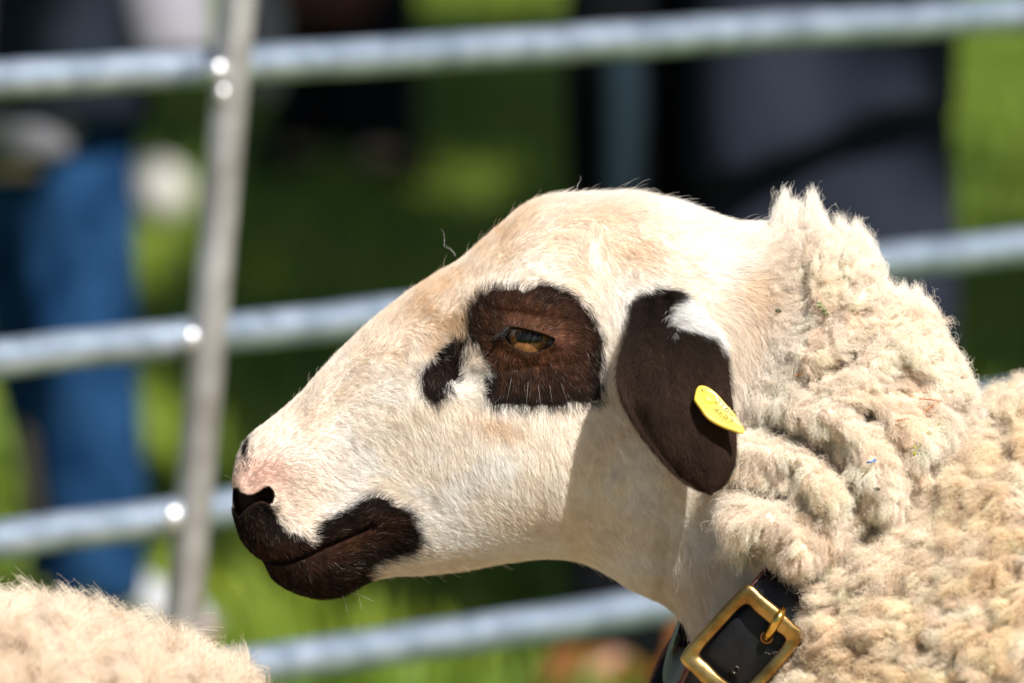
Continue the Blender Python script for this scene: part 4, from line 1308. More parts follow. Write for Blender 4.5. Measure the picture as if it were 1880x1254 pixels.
# -- person in slate trousers and long coat, right
DC = 5.72
def C_p(x, y, dd=0.0):
    return at(x, y, DC + dd)
pc = on_ground(1400, 1262)
personC = empty('person', pc, 'person in dark slate coat and trousers standing right of the post', 'person')
fuse = [limb([C_p(1500, -500), C_p(1510, 300), C_p(1520, 900), C_p(1520, 1235)], [0.07, 0.04, 0.034, 0.03]),
        limb([C_p(1290, -500, .10), C_p(1190, 300, .08), C_p(1150, 900, .05), C_p(1120, 1220, .02)], [0.07, 0.04, 0.034, 0.03]),
        limb([C_p(1395, -480, .06), C_p(1395, -900, .06), C_p(1395, -1380, .06), C_p(1395, -1520, .06)], [0.15, 0.13, 0.15, 0.07]),
        limb([C_p(1395, -1480, .06), C_p(1395, -1680, .06)], [0.055, 0.055])]
for sg_, hx0 in ((-1, 1080), (1, 1700)):
    fuse.append(limb([C_p(1395 + sg_ * 260, -1420, .06), C_p(1395 + sg_ * 340, -980, .05), C_p(hx0, -560, -.04)], [0.052, 0.042, 0.03]))
    v, f = blob(C_p(hx0, -500, -.05), 0.038, (0.9, 0.5, 1.1)); fuse.append((v, (f,)))
    for q_ in range(4):
        fuse.append(limb([C_p(hx0 - 34 + 22 * q_, -500, -.05), C_p(hx0 - 36 + 23 * q_, -420, -.055), C_p(hx0 - 34 + 22 * q_, -350 - 12 * abs(q_ - 1), -.04)], [0.010, 0.009, 0.007], 8, 8))
    fuse.append(limb([C_p(hx0 - sg_ * 40, -520, -.05), C_p(hx0 - sg_ * 66, -450, -.07)], [0.011, 0.008], 6, 8))
fuse += head_parts(C_p(1395, -1860, .06), 0.105, -AX_F)
remeshed('body', fuse, M_skinp, personC, 0.012)
v, f = blob(C_p(1395, -1905, .075), 0.118, (0.86, 0.95, 1.0), 14)
mesh_obj('hair', v, (f,), M_hair, personC)
def slab(sections, mat, name, parent, disp, seed, voxel=0.009):
    """cloth of oval section: (x left, x right, y, depth offset, half depth)"""
    sec = herm(np.array(sections, float), np.linspace(0, len(sections) - 1, 40))
    a_ = np.linspace(0, 2 * math.pi, 36, endpoint=False)
    vv = []
    for xl, xr, yy, dd, hd in sec:
        for q_ in a_:
            cx2 = math.copysign(abs(math.cos(q_)) ** 0.7, math.cos(q_)); sy2 = math.copysign(abs(math.sin(q_)) ** 0.7, math.sin(q_))
            vv.append(C_p(0.5 * (xl + xr) + 0.5 * (xr - xl) * cx2, yy, dd + hd * sy2))
    return remeshed(name, [(np.array(vv), (grid_faces(40, 36, True), np.array([list(range(36))[::-1], [39 * 36 + q_ for q_ in range(36)]])))], mat, parent, voxel, disp, 9.0, seed)
tr = slab([(1272, 1752, 40, 0, .055), (1280, 1756, 300, 0, .055), (1300, 1752, 560, 0, .060), (1320, 1740, 850, 0, .06), (1360, 1700, 1120, 0, .06), (1370, 1690, 1230, 0, .055)], M_slate, 'trouser_leg', personC, 0.022, 11)
slab([(1040, 1300, -80, .10, .075), (1040, 1290, 300, .09, .072), (1046, 1272, 700, .06, .065), (1040, 1250, 1050, .03, .055), (1030, 1230, 1216, .02, .05)], M_black, 'trouser_leg', personC, 0.016, 12)  # rear leg in black: its shade is put into the cloth colour
slab([(1096, 1176, 60, -.01, .022), (1104, 1186, 180, -.01, .025), (1108, 1176, 300, -.01, .022), (1106, 1160, 470, -.01, .015)], M_teal, 'scarf_end', personC, 0.006, 13, 0.006)
# coat skirt with a slanting hem
sec_n = 40
vv = []
a_ = np.linspace(0, 2 * math.pi, 40, endpoint=False)
for k in range(sec_n):
    u = k / (sec_n - 1)
    for q_ in a_:
        cx2 = math.copysign(abs(math.cos(q_)) ** 0.7, math.cos(q_)); sy2 = math.copysign(abs(math.sin(q_)) ** 0.7, math.sin(q_))
        xx = 1515 + 252 * cx2
        y_end = float(np.interp(xx, [1262, 1340, 1420, 1500, 1600, 1680, 1770], [352, 336, 300, 252, 205, 196, 214]))
        if sy2 > 0.2:
            y_end -= 30
        vv.append(C_p(xx, -700 + (y_end + 700) * u, 0.0 + (0.105 + 0.012 * math.sin(5 * u + xx / 60)) * sy2))
remeshed('coat', [(np.array(vv), (grid_faces(sec_n, 40, True), np.array([list(range(40))[::-1], [(sec_n - 1) * 40 + q_ for q_ in range(40)]]))),
                  limb([C_p(1395, -1560, .06), C_p(1395, -1430, .06), C_p(1395, -1000, .06), C_p(1410, -560, .03)], [0.07, 0.17, 0.155, 0.15], 24, 24),
                  limb([C_p(1150, -1440, .06), C_p(1060, -980, .05), C_p(1076, -620, -.03)], [0.07, 0.058, 0.046], 16, 18), limb([C_p(1640, -1440, .06), C_p(1735, -980, .05), C_p(1702, -620, -.03)], [0.07, 0.058, 0.046], 16, 18)],
         M_slate, personC, 0.011, 0.020, 7.0, 14)
shoe('shoe', on_ground(1200, 1262) + np.array([0.03, 0.0, 0]), (-0.9, -0.45, 0), 0.16, 0.042, 0.075, M_tanl, personC, M_black)
shoe('shoe', on_ground(1520, 1245) + np.array([0, 0.02, 0]), (-0.2, -1, 0), 0.22, 0.045, 0.075, M_tanl, personC, M_black)

# -- dark clothed person further off, only the lower legs in view
DB = 10.3
def B_p(x, y, dd=0.0):
    return at(x, y, DB + dd)
pb = on_ground(610, 300)
personB = empty('person', pb, 'distant person in black trousers behind the top rail', 'person')
fuse = [limb([B_p(560, -560), B_p(562, -100), B_p(560, 285)], [0.08, 0.055, 0.036]), limb([B_p(680, -560), B_p(690, -100), B_p(700, 300, -.1)], [0.08, 0.055, 0.036]),
        limb([B_p(620, -520), B_p(620, -850), B_p(620, -1150), B_p(620, -1230)], [0.15, 0.13, 0.15, 0.06]), limb([B_p(620, -1220), B_p(620, -1320)], [0.055, 0.055])]
for sg_ in (-1, 1):
    fuse.append(limb([B_p(620 + sg_ * 150, -1150), B_p(620 + sg_ * 190, -850), B_p(620 + sg_ * 190, -600, -.05)], [0.052, 0.042, 0.03]))
    v, f = blob(B_p(620 + sg_ * 190, -560, -.05), 0.038, (0.9, 0.5, 1.1)); fuse.append((v, (f,)))
    for q_ in range(4):
        fuse.append(limb([B_p(620 + sg_ * 190 - 18 + 12 * q_, -560, -.05), B_p(620 + sg_ * 190 - 18 + 12 * q_, -480, -.05)], [0.010, 0.007], 6, 8))
fuse += head_parts(B_p(620, -1430), 0.105, -AX_F)
remeshed('body', fuse, M_skinp, personB, 0.014)
v, f = blob(B_p(620, -1455, .015), 0.118, (0.86, 0.95, 1.0), 12)
mesh_obj('hair', v, (f,), M_hair, personB)
remeshed('trousers', [limb([B_p(565, -600), B_p(562, -100), B_p(560, 262)], [0.11, 0.080, 0.062], 24, 20), limb([B_p(675, -600), B_p(690, -100), B_p(700, 278, -.1)], [0.11, 0.080, 0.062], 24, 20)], M_black, personB, 0.012, 0.02, 7.0, 21)
M_rust = noise_mat('rust_brown_cloth', (0.05, 0.012, 0.006), (0.08, 0.02, 0.01), scale=8, rough=0.85)
remeshed('coat', [limb([B_p(620, -1250), B_p(620, -1140), B_p(620, -700), B_p(610, -200), B_p(590, 60, -.02)], [0.06, 0.17, 0.16, 0.15, 0.11], 30, 24),
                  limb([B_p(480, -1150), B_p(425, -860), B_p(430, -640, -.05)], [0.07, 0.06, 0.045], 14, 16), limb([B_p(760, -1150), B_p(815, -860), B_p(810, -640, -.05)], [0.07, 0.06, 0.045], 14, 16)], M_rust, personB, 0.014, 0.02, 7.0, 22)
shoe('shoe', on_ground(560, 300), (-0.3, -1, 0), 0.25, 0.05, 0.09, M_black, personB)
shoe('shoe', on_ground(700, 318), (0.3, -1, 0), 0.25, 0.05, 0.09, M_black, personB)

# -- pale cloth bag hanging behind the post
bagc = at(470, 60, 6.3)
bag = empty('cloth_bag', bagc, 'pale grey cloth bag hanging behind the gate post', 'bag')
remeshed('pouch', [limb([at(470, -90, 6.3), at(472, -20, 6.3), at(478, 70, 6.3), at(476, 160, 6.3), at(470, 186, 6.3)], [0.018, 0.026, 0.030, 0.029, 0.015], 20, 18)], M_lilac, bag, 0.006, 0.008, 14, 6)
v, f = tube(spline(np.array([at(448, -80, 6.3), at(440, -260, 6.3), at(300, -330, 6.15)]), 20), 0.006, 8)
mesh_obj('strap', v, f, M_lilac, bag)

# -- pale ball lying on the grass
bp_ = on_ground(288, 418)
rb = 0.054
ball = mesh_obj('ball', blob(bp_ + np.array([0, 0, rb]), rb, (1, 1, 1.06), 20)[0], (blob(bp_, rb, seg=20)[1],), noise_mat('dull_white_rubber', (0.42, 0.39, 0.34), (0.55, 0.52, 0.47), scale=40, rough=0.6))
tag(ball, 'pale beige ball lying on the grass beside the blue jeans', 'ball')

# ---------------- tree outside the frame whose crown shades the meadow
M_bark = noise_mat('bark', (0.06, 0.045, 0.03), (0.12, 0.09, 0.065), scale=14, rough=0.9, bump=0.6, bump_scale=30, bump_dist=0.02)
M_leaf = noise_mat('leaf', (0.035, 0.07, 0.012), (0.07, 0.12, 0.02), scale=6, rough=0.6)
TREE_AT = np.array([4.2, 3.2, 0.0])
tree = empty('tree', TREE_AT, 'unseen broadleaved tree right of the pen, crown shaped to shade the meadow', 'tree')
SHADE = [(-100, 165), (600, 120), (640, 60), (1060, 50), (1090, 640), (620, 660), (600, 820), (440, 820), (400, 720), (250, 700), (250, 560), (385, 560), (390, 440), (240, 430), (-100, 420)]  # outlines of the meadow shade that the unseen crown is shaped to cast
SHADE2 = [(1770, 500), (2000, 470), (2000, 730), (1770, 730)]
SHADE3 = [(880, 1015), (1300, 990), (1300, 1120), (960, 1100)]
lv, lf, nl = [], [], 0
br_v, br_f, ob = [], [], 0
trunk_top = TREE_AT + np.array([-0.5, 0.0, 2.6])
v, f = tube(spline(np.array([TREE_AT, TREE_AT + np.array([-0.05, 0, 1.2]), trunk_top, TREE_AT + np.array([-1.2, 0.1, 4.2]), TREE_AT + np.array([-1.6, 0.2, 5.6])]), 24), np.linspace(0.2, 0.05, 24), 14)
br_v.append(v); br_f += [ff + ob for ff in f]; ob += len(v)
# leaves of the crown; sun gaps are left over the lit patches of the meadow
m_ = 230000
hh = RNG.uniform(4.2, 5.6, m_)
gp = np.stack([RNG.uniform(-1.6, 1.3, m_), RNG.uniform(2.6, 11.5, m_), np.zeros(m_)], -1)     # where the leaf's shadow falls
dv_ = gp - CAM
dep = dv_ @ AX_F
lx_ = 940 + F_PX * (dv_ @ AX_R) / dep; ly_ = 627 - F_PX * (dv_ @ AX_U) / dep
jx, jy = RNG.normal(0, 26, m_), RNG.normal(0, 16, m_)
inside = (poly_sd(lx_ + jx, ly_ + jy, SHADE) > 0) | (poly_sd(lx_ + jx, ly_ + jy, SHADE2) > 0) | (poly_sd(lx_ + jx, ly_ + jy, SHADE3) > 0)
for ex_, ey_, ea, eb in [(850, 335, 165, 72), (500, 520, 85, 62), (310, 365, 140, 130)]:
    inside &= ((lx_ + jx - ex_) / ea) ** 2 + ((ly_ + jy - ey_) / eb) ** 2 > 1
outer = (np.abs(lx_ - 940) > 1300) & (RNG.random(m_) < 0.25)
keep = inside | outer
pc_ = (gp + sun_v * (hh / sun_v[2])[:, None])[keep]
m_ = len(pc_)
u1 = RNG.normal(0, 1, (m_, 3)); u1 /= np.linalg.norm(u1, axis=1)[:, None]
u2 = np.cross(u1, RNG.normal(0, 1, (m_, 3))); u2 /= np.linalg.norm(u2, axis=1)[:, None]
sz = RNG.uniform(0.05, 0.085, m_)[:, None]
lv.append(np.stack([pc_ - u1 * sz, pc_ + u2 * sz * .55, pc_ + u1 * sz, pc_ - u2 * sz * .55], 1).reshape(-1, 3))
for k in range(16):
    c_ = pc_[RNG.integers(m_)]
    v, f = tube(spline(np.array([trunk_top, 0.5 * (trunk_top + c_) + np.array([0, 0, 0.35]), c_]), 10), np.linspace(0.05, 0.010, 10), 8)
    br_v.append(v); br_f += [ff + ob for ff in f]; ob += len(v)
print('leaves', m_)
lv = np.concatenate(lv)
mesh_obj('trunk', np.concatenate(br_v), tuple(br_f), M_bark, tree)
crown = mesh_obj('crown', lv, np.arange(len(lv)).reshape(-1, 4), M_leaf, tree)
# ================================================================== collar
M_leather = noise_mat('black_leather', (0.003, 0.003, 0.004), (0.009, 0.009, 0.011), scale=90, rough=0.34, spec=0.22, bump=0.35, bump_scale=700, bump_dist=0.0006)
M_edge = noise_mat('raw_leather_edge', (0.09, 0.030, 0.025), (0.20, 0.075, 0.06), scale=200, rough=0.7)
M_brass = noise_mat('worn_brass', (0.20, 0.11, 0.035), (0.54, 0.36, 0.14), scale=60, rough=0.33, metallic=1.0, bump=0.25, bump_scale=500, bump_dist=0.0004)
M_brass2 = noise_mat('polished_brass', (0.62, 0.38, 0.08), (0.76, 0.50, 0.14), scale=150, rough=0.2, metallic=1.0)
M_hole = noise_mat('raw_leather_hole', (0.42, 0.16, 0.04), (0.55, 0.24, 0.07), scale=200, rough=0.7)

# strap centre line: photo pixel and distance towards the viewer
CL = np.array([(1600, 900, 0.050), (1530, 1020, 0.074), (1470, 1086, 0.0860), (1430, 1131, 0.0905), (1384, 1182, 0.0905), (1340, 1234, 0.086), (1306, 1300, 0.074),
               (1266, 1346, 0.045), (1248, 1360, 0.010), (1244, 1340, -0.026), (1262, 1270, -0.056), (1310, 1190, -0.074), (1400, 1080, -0.080), (1500, 960, -0.070), (1600, 830, -0.040), (1640, 800, 0.0), (1600, 900, 0.050)], float)
def strap_frame(n):
    u = np.linspace(0, len(CL) - 1, n)
    c = herm(CL, u)
    p = PC(c[:, 0], c[:, 1], c[:, 2])
    tn = np.gradient(p, axis=0); tn /= np.linalg.norm(tn, axis=1)[:, None]
    ax = (85 * AX_R - 70 * AX_U) / 110.0                       # along the neck, towards the body
    wdir = ax[None] - tn * (tn @ ax)[:, None]; wdir /= np.linalg.norm(wdir, axis=1)[:, None]
    nrm = np.cross(tn, wdir)
    cen_ = p.mean(0)
    sgn = np.sign(((p - cen_) * nrm).sum(1).mean())
    return p, tn, wdir, nrm * sgn
def strap_mesh(p, wdir, nrm, hw, th, off=0.0):
    """rounded band section swept along"""
    sec = []
    for a_, b_ in [(-1, -.5), (-1.0, .25), (-.97, .5), (-.6, .56), (0, .58), (.6, .56), (.97, .5), (1.0, .25), (1, -.5), (0.5, -.55), (-.5, -.55)]:
        sec.append(p + wdir * hw * a_ + nrm * (th * b_ + off))
    v = np.stack(sec, 1)
    return v.reshape(-1, 3), grid_faces(len(p), len(sec), True)
p, tn, wdir, nrm = strap_frame(160)
collar_at = PC(1400, 1190, 0.0)
collar = empty('collar', collar_at, 'black leather collar with brass buckle round the sheep neck', 'collar')
HW = 0.0192
v, f = strap_mesh(p, wdir, nrm, HW, 0.0042)
strap = mesh_obj('strap', v, (f,), M_leather, collar)
# raw edge of the leather, a thin bead on the head-side edge
ev = np.concatenate([tube(p - wdir * (HW + 0.0002), 0.0013, 8, False)[0]])
mesh_obj('edge', ev, (grid_faces(len(p), 8, True),), M_edge, strap)
# strap end running through the buckle, lying on top of the strap
fl_ = (np.linspace(0, len(CL) - 1, 160) > 3.15) & (np.linspace(0, len(CL) - 1, 160) < 6.9)
v, f = strap_mesh(p[fl_], wdir[fl_], nrm[fl_], HW * 0.90, 0.0036, 0.0058)
n_s = 11; m_s = fl_.sum()
end = mesh_obj('strap_end', v, (f, np.array([list(range(n_s))[::-1], [(m_s - 1) * n_s + k for k in range(n_s)]])), M_leather, collar)
ev = tube((p - wdir * (HW * 0.905) + nrm * 0.0058)[fl_], 0.0012, 8)
mesh_obj('edge', ev[0], ev[1], M_edge, end)

def at_strap(px, py, lift):
    """strap frame at the point of the centre line nearest a photo pixel, moved sideways to meet it"""
    c = herm(CL, np.linspace(0, len(CL) - 1, 160))
    k = int(np.argmin(np.hypot(c[:, 0] - px, c[:, 1] - py) + np.where(c[:, 2] > 0, 0, 9e9)))
    q_ = PC(px, py, c[k, 2])
    s_ = (q_ - p[k]) @ wdir[k]
    return p[k] + wdir[k] * s_ + nrm[k] * lift + tn[k] * ((q_ - p[k]) @ tn[k]), k
# buckle frame: a rounded, waved rectangle lying on the strap
k0 = int(np.argmin(np.hypot(herm(CL, np.linspace(0, len(CL) - 1, 160))[:, 0] - 1374, herm(CL, np.linspace(0, len(CL) - 1, 160))[:, 1] - 1192)))
bc, bt, bw_, bn = PC(1365, 1184, 0.0945), tn[k0], wdir[k0], nrm[k0]
HLn, HWd = 0.0252, 0.0200                          # half length along the strap, half width across
def buckle_pt(a, b, h):
    """a along the strap (down), b across (towards the body), unit square"""
    return bc + bt * HLn * a + bw_ * HWd * b + bn * h
loop_ = []
for k in range(96):
    th_ = 2 * math.pi * k / 96
    ca_, sa_ = math.cos(th_), math.sin(th_)
    e_ = 0.22
    a = math.copysign(abs(ca_) ** e_, ca_); b = math.copysign(abs(sa_) ** e_, sa_)
    if abs(a) > 0.9:                                 # waved end bars
        a += math.copysign(0.035 * math.cos(b * math.pi * 1.0), a)
    loop_.append((a, b))
loop_ = np.array(loop_)
vv = []
for a, b in loop_:
    # flat bevelled bar: outer edge, crest, inner edge, underside
    inn_a, inn_b = a * 0.70, b * 0.72
    hh_ = 0.0075 + 0.0012 * math.cos(b * 2.2)
    for fa, h in ((1.0, -0.0018), (1.0, 0.0004), (0.975, 0.0013), (0.90, 0.0018), (0.72, 0.0014), (0.68, 0.0004), (0.675, -0.0018)):
        aa = a * fa + (0.0 if abs(a) < 0.9 else 0.0)
        bb = b * (1 - (1 - fa) * 0.95)
        vv.append(buckle_pt(aa, bb, hh_ + h))
vv = np.array(vv)
buckle = mesh_obj('buckle', vv, (grid_faces(97, 7, True)[:0], np.concatenate([[[i * 7 + j, i * 7 + (j + 1) % 7, ((i + 1) % 96) * 7 + (j + 1) % 7, ((i + 1) % 96) * 7 + j] for j in range(7)] for i in range(96)])), M_brass, collar)
# prong
pr = [buckle_pt(0.62, 0.10, 0.006), buckle_pt(0.1, 0.10, 0.0085), buckle_pt(-0.18, 0.12, 0.0085), buckle_pt(-0.35, 0.12, 0.0105), buckle_pt(-0.62, 0.13, 0.0140), buckle_pt(-0.80, 0.13, 0.0132), buckle_pt(-0.90, 0.13, 0.0105)]
hx_, hy_ = 1407, 1168
hp, _k = at_strap(hx_, hy_, 0.0082)
bar = PC(1434, 1126, 0.107)
pr = spline(np.array([hp - bn * 0.004, hp + bn * 0.0012, hp + (bar - hp) * 0.35 + bn * 0.0042, hp + (bar - hp) * 0.75 + bn * 0.0045, bar + bn * 0.001, bar + (bar - hp) * 0.12 - bn * 0.0035]), 30)
v, f = tube(pr, np.interp(np.linspace(0, 1, 30), [0, .2, .8, 1], [0.0024, 0.0024, 0.0022, 0.0016]), 14)
mesh_obj('prong', v, f, M_brass2, collar)
# punched holes
def disc(c, n_, t_, r, h, mat, name, parent, inner=0.55):
    w_ = np.cross(n_, t_)
    vv = []
    for rr_, hh_ in ((1.0, 0.0), (0.92, h), (inner, h * 0.6), (inner * 0.8, -0.0004)):
        for k in range(24):
            a_ = 2 * math.pi * k / 24
            vv.append(c + (t_ * math.cos(a_) + w_ * math.sin(a_)) * r * rr_ + n_ * hh_)
    return mesh_obj(name, np.array(vv), (grid_faces(4, 24, True), np.array([[72 + k for k in range(24)]])), mat, parent)
disc(hp + bn * 0.0002, bn, bt, 0.0031, 0.0006, M_hole, 'hole', end)
h2, k2 = at_strap(1355, 1222, 0.0080)
disc(h2 + nrm[k2] * 0.0002, nrm[k2], tn[k2], 0.0024, 0.0005, noise_mat('dark_hole', (0.006, 0.003, 0.003), (0.014, 0.006, 0.005), scale=300, rough=0.35), 'hole', end)
# loop that keeps the strap end, hanging below the throat
kp = PC(1252, 1232, -0.02)
lo = spline(np.array([PC(1296, 1150, 0.012), PC(1266, 1134, 0.004), PC(1250, 1160, 0.0), PC(1240, 1200, 0.0), PC(1252, 1232, 0.01), PC(1268, 1262, 0.03), PC(1300, 1290, 0.05)]), 40)
tl = np.gradient(lo, axis=0); tl /= np.linalg.norm(tl, axis=1)[:, None]
wl2 = np.cross(tl, np.array([-0.9, 0, 0.4])); wl2 /= np.linalg.norm(wl2, axis=1)[:, None]
nl2 = np.cross(wl2, tl)
v, f = strap_mesh(lo, wl2, nl2, 0.014, 0.0045)
mesh_obj('keeper_loop', v, (f, np.array([list(range(11))[::-1], [39 * 11 + k for k in range(11)]])), M_leather, collar)

# ================================================================== ear tag
M_tag = noise_mat('yellow_plastic', (0.76, 0.53, 0.06), (0.83, 0.61, 0.10), scale=60, rough=0.38, spec=0.5)
M_ink = noise_mat('grey_ink', (0.12, 0.09, 0.015), (0.20, 0.15, 0.02), scale=200, rough=0.6)
TAG = [(1278, 716), (1282, 710), (1290, 709), (1300, 713), (1314, 724), (1330, 742), (1346, 760), (1356, 776), (1365, 789), (1366, 794), (1361, 796), (1350, 792), (1330, 785), (1310, 775), (1296, 764), (1286, 750), (1276, 736), (1275, 730)]
tq = np.array(TAG, float)
tg = spline(np.concatenate([tq, tq[:1]]), 72)[:-1]
# the plate's plane: rises towards the viewer from its upper edge to its lower one
def tag_w(x, y):
    u_ = ((x - 1320) * 0.62 - (y - 752) * 0.78)          # across the plate, positive to the upper right
    l_ = ((x - 1320) * 0.78 + (y - 752) * 0.62)
    return 0.1105 - u_ * S * 1.05 + l_ * S * 0.10
nT = len(tg)
ctr = tg.mean(0)
tn_ = np.array(PC(ctr[0] + 1, ctr[1], tag_w(ctr[0] + 1, ctr[1])) - PC(ctr[0], ctr[1], tag_w(*ctr)))
tn2 = np.array(PC(ctr[0], ctr[1] + 1, tag_w(ctr[0], ctr[1] + 1)) - PC(ctr[0], ctr[1], tag_w(*ctr)))
pn = np.cross(tn2, tn_); pn /= np.linalg.norm(pn)
if pn @ AX_F > 0:
    pn = -pn
rings = []
for sc_, h in ((0.0, -0.0009), (0.97, -0.0009), (1.0, -0.0004), (1.0, 0.0004), (0.955, 0.0010), (0.88, 0.0010), (0.84, 0.0007), (0.0, 0.0007)):
    q_ = ctr + (tg - ctr) * sc_
    rings.append(PC(q_[:, 0], q_[:, 1], tag_w(q_[:, 0], q_[:, 1])) + pn * h)
tag_at = PC(ctr[0], ctr[1], tag_w(*ctr))
etag = empty('ear_tag', tag_at, 'yellow plastic ear tag with printed digits on the dark ear', 'ear tag')
mesh_obj('plate', np.concatenate(rings), (grid_faces(8, nT, True),), M_tag, etag)
pinc = PC(1301, 733, tag_w(1301, 733))
v, f = tube(np.array([pinc + pn * 0.0022, pinc + pn * 0.0018, pinc - pn * 0.002, pinc - pn * 0.012 + AX_F * 0.008]), [0.0022, 0.0034, 0.0034, 0.0016], 14)
mesh_obj('pin', v, f, M_tag, etag)
def lettering(txt, px, py, size, parent, mat):
    cu = bpy.data.curves.new('lettering', 'FONT')
    cu.body = txt; cu.size = size; cu.align_x = 'CENTER'; cu.align_y = 'CENTER'; cu.extrude = 0.00008
    o = bpy.data.objects.new('lettering', cu); COL.objects.link(o)
    xx = np.array(PC(px + 0.78, py + 0.62, tag_w(px + 0.78, py + 0.62)) - PC(px, py, tag_w(px, py))); xx /= np.linalg.norm(xx)
    yy = np.cross(pn, xx)
    m_ = Matrix([list(xx) + [0], list(yy) + [0], list(pn) + [0], [0, 0, 0, 1]]).transposed()
    o.matrix_world = m_
    dg = bpy.context.evaluated_depsgraph_get()
    me = bpy.data.meshes.new_from_object(o.evaluated_get(dg))
    bpy.data.objects.remove(o)
    co = np.empty(len(me.vertices) * 3); me.vertices.foreach_get('co', co); co = co.reshape(-1, 3)
    w_ = PC(px, py, tag_w(px, py)) + pn * 0.00085 + co[:, :1] * xx + co[:, 1:2] * yy + co[:, 2:3] * pn
    me.vertices.foreach_set('co', (w_ - origin_of(parent)).astype(np.float32).ravel())
    me.update()
    return link('lettering', me, mat, parent)
lettering('2160', 1330, 750, 0.0062, etag, M_ink)
lettering('4687', 1326, 766, 0.0056, etag, M_ink)
lettering('AT', 1291, 722, 0.0040, etag, M_ink)

# ================================================================== plant bits caught in the wool
surf_ok = (side > 0) & np.ones_like(X, bool)
def wool_pt(px, py, lift=0.004):
    d_ = (X - px) ** 2 + (Y - py) ** 2 + np.where(surf_ok, 0, 1e12)
    k = np.unravel_index(np.argmin(d_), d_.shape)
    q_ = V[k]
    w_ = -(q_ - P0) @ AX_F
    return PC(px, py, w_ + lift)
M_straw = noise_mat('dry_straw', (0.42, 0.27, 0.10), (0.58, 0.42, 0.18), scale=200, rough=0.7)
M_twig = noise_mat('rusty_twig', (0.30, 0.10, 0.03), (0.45, 0.18, 0.06), scale=200, rough=0.7)
M_moss = noise_mat('green_sprig', (0.22, 0.22, 0.02), (0.36, 0.34, 0.05), scale=300, rough=0.8)
M_weed = noise_mat('grey_green_weed', (0.16, 0.18, 0.07), (0.26, 0.29, 0.12), scale=300, rough=0.8)
M_seed = noise_mat('dark_seed', (0.03, 0.03, 0.012), (0.07, 0.06, 0.03), scale=300, rough=0.7)
M_blue = noise_mat('blue_thread', (0.06, 0.16, 0.34), (0.10, 0.22, 0.42), scale=300, rough=0.7)
def stem(pts, rad, lift=0.005, n=20):
    q_ = np.array([wool_pt(a, b, lift + (c if len(t_) > 2 else 0)) for t_ in pts for a, b, c in [(t_[0], t_[1], t_[2] if len(t_) > 2 else 0)]])
    return tube(spline(q_, n), np.linspace(rad, rad * 0.5, n), 7)
def bits(name, label, cat, pieces, mat, group=None):
    """one plant fragment; pieces is a list of (part name, verts, faces)"""
    if len(pieces) == 1:
        v, f = pieces[0][1:]
        o = mesh_obj(name, v, f, mat, None, True, v.mean(0))
        return tag(o, label, cat, group)
    e_ = empty(name, pieces[0][1].mean(0), label, cat, group)
    for nm, v, f in pieces:
        mesh_obj(nm, v, f, mat, e_)
    return e_
bits('twig', 'forked rusty brown twig lying across the neck wool', 'twig',
     [('stem', *stem([(1648, 772), (1685, 764), (1706, 748), (1726, 736)], 0.0006, 0.006)), ('branch', *stem([(1688, 732), (1710, 734), (1726, 737)], 0.0004, 0.006)),
      ('branch', *stem([(1706, 748), (1735, 750), (1742, 745), (1728, 735)], 0.0004, 0.006)), ('branch', *stem([(1707, 750), (1712, 766), (1716, 782)], 0.0004, 0.005))], M_twig)
sp = [('stem', *stem([(1662, 858), (1682, 826), (1704, 798), (1722, 780)], 0.0006, 0.005))]
for k in range(26):
    fr = random.random()
    bx_, by_ = 1668 + fr * 56, 846 - fr * 66
    c_ = wool_pt(bx_ + random.gauss(0, 4), by_ + random.gauss(0, 4), 0.0055)
    v, f = blob(c_, random.uniform(0.0007, 0.0013), (1, 0.7, 1.2), 6)
    sp.append(('floret', v, (f,)))
bits('dry_flower_sprig', 'yellow green flower sprig hanging below the rusty twig', 'sprig', sp, M_moss)
wd_ = [('stem', *stem([(1498, 552), (1508, 564), (1514, 582)], 0.0005, 0.005))]
for a, b in ((1504, 556), (1510, 562), (1512, 572), (1518, 576), (1503, 562), (1514, 568)):
    v, f = blob(wool_pt(a, b, 0.0055), 0.0011, (1.3, 0.5, 0.8), 6); wd_.append(('leaf', v, (f,)))
bits('weed_sprig', 'small grey green weed sprig caught in the upper neck wool', 'sprig', wd_, M_weed)
bits('seed_husk', 'dark olive seed husk lying in the shoulder fleece', 'husk', [('husk', *(lambda q: tube(q, [0.0004, 0.0022, 0.0028, 0.0018, 0.0004], 10))(np.array([wool_pt(1652, 978, .005), wool_pt(1659, 984, .006), wool_pt(1665, 991, .006), wool_pt(1672, 1000, .006), wool_pt(1680, 1012, .005)])))], M_seed)
bits('thread', 'short bright blue thread snagged on the neck wool', 'thread', [('thread', *stem([(1592, 849), (1600, 848), (1607, 843), (1606, 850)], 0.0006, 0.006))], M_blue)
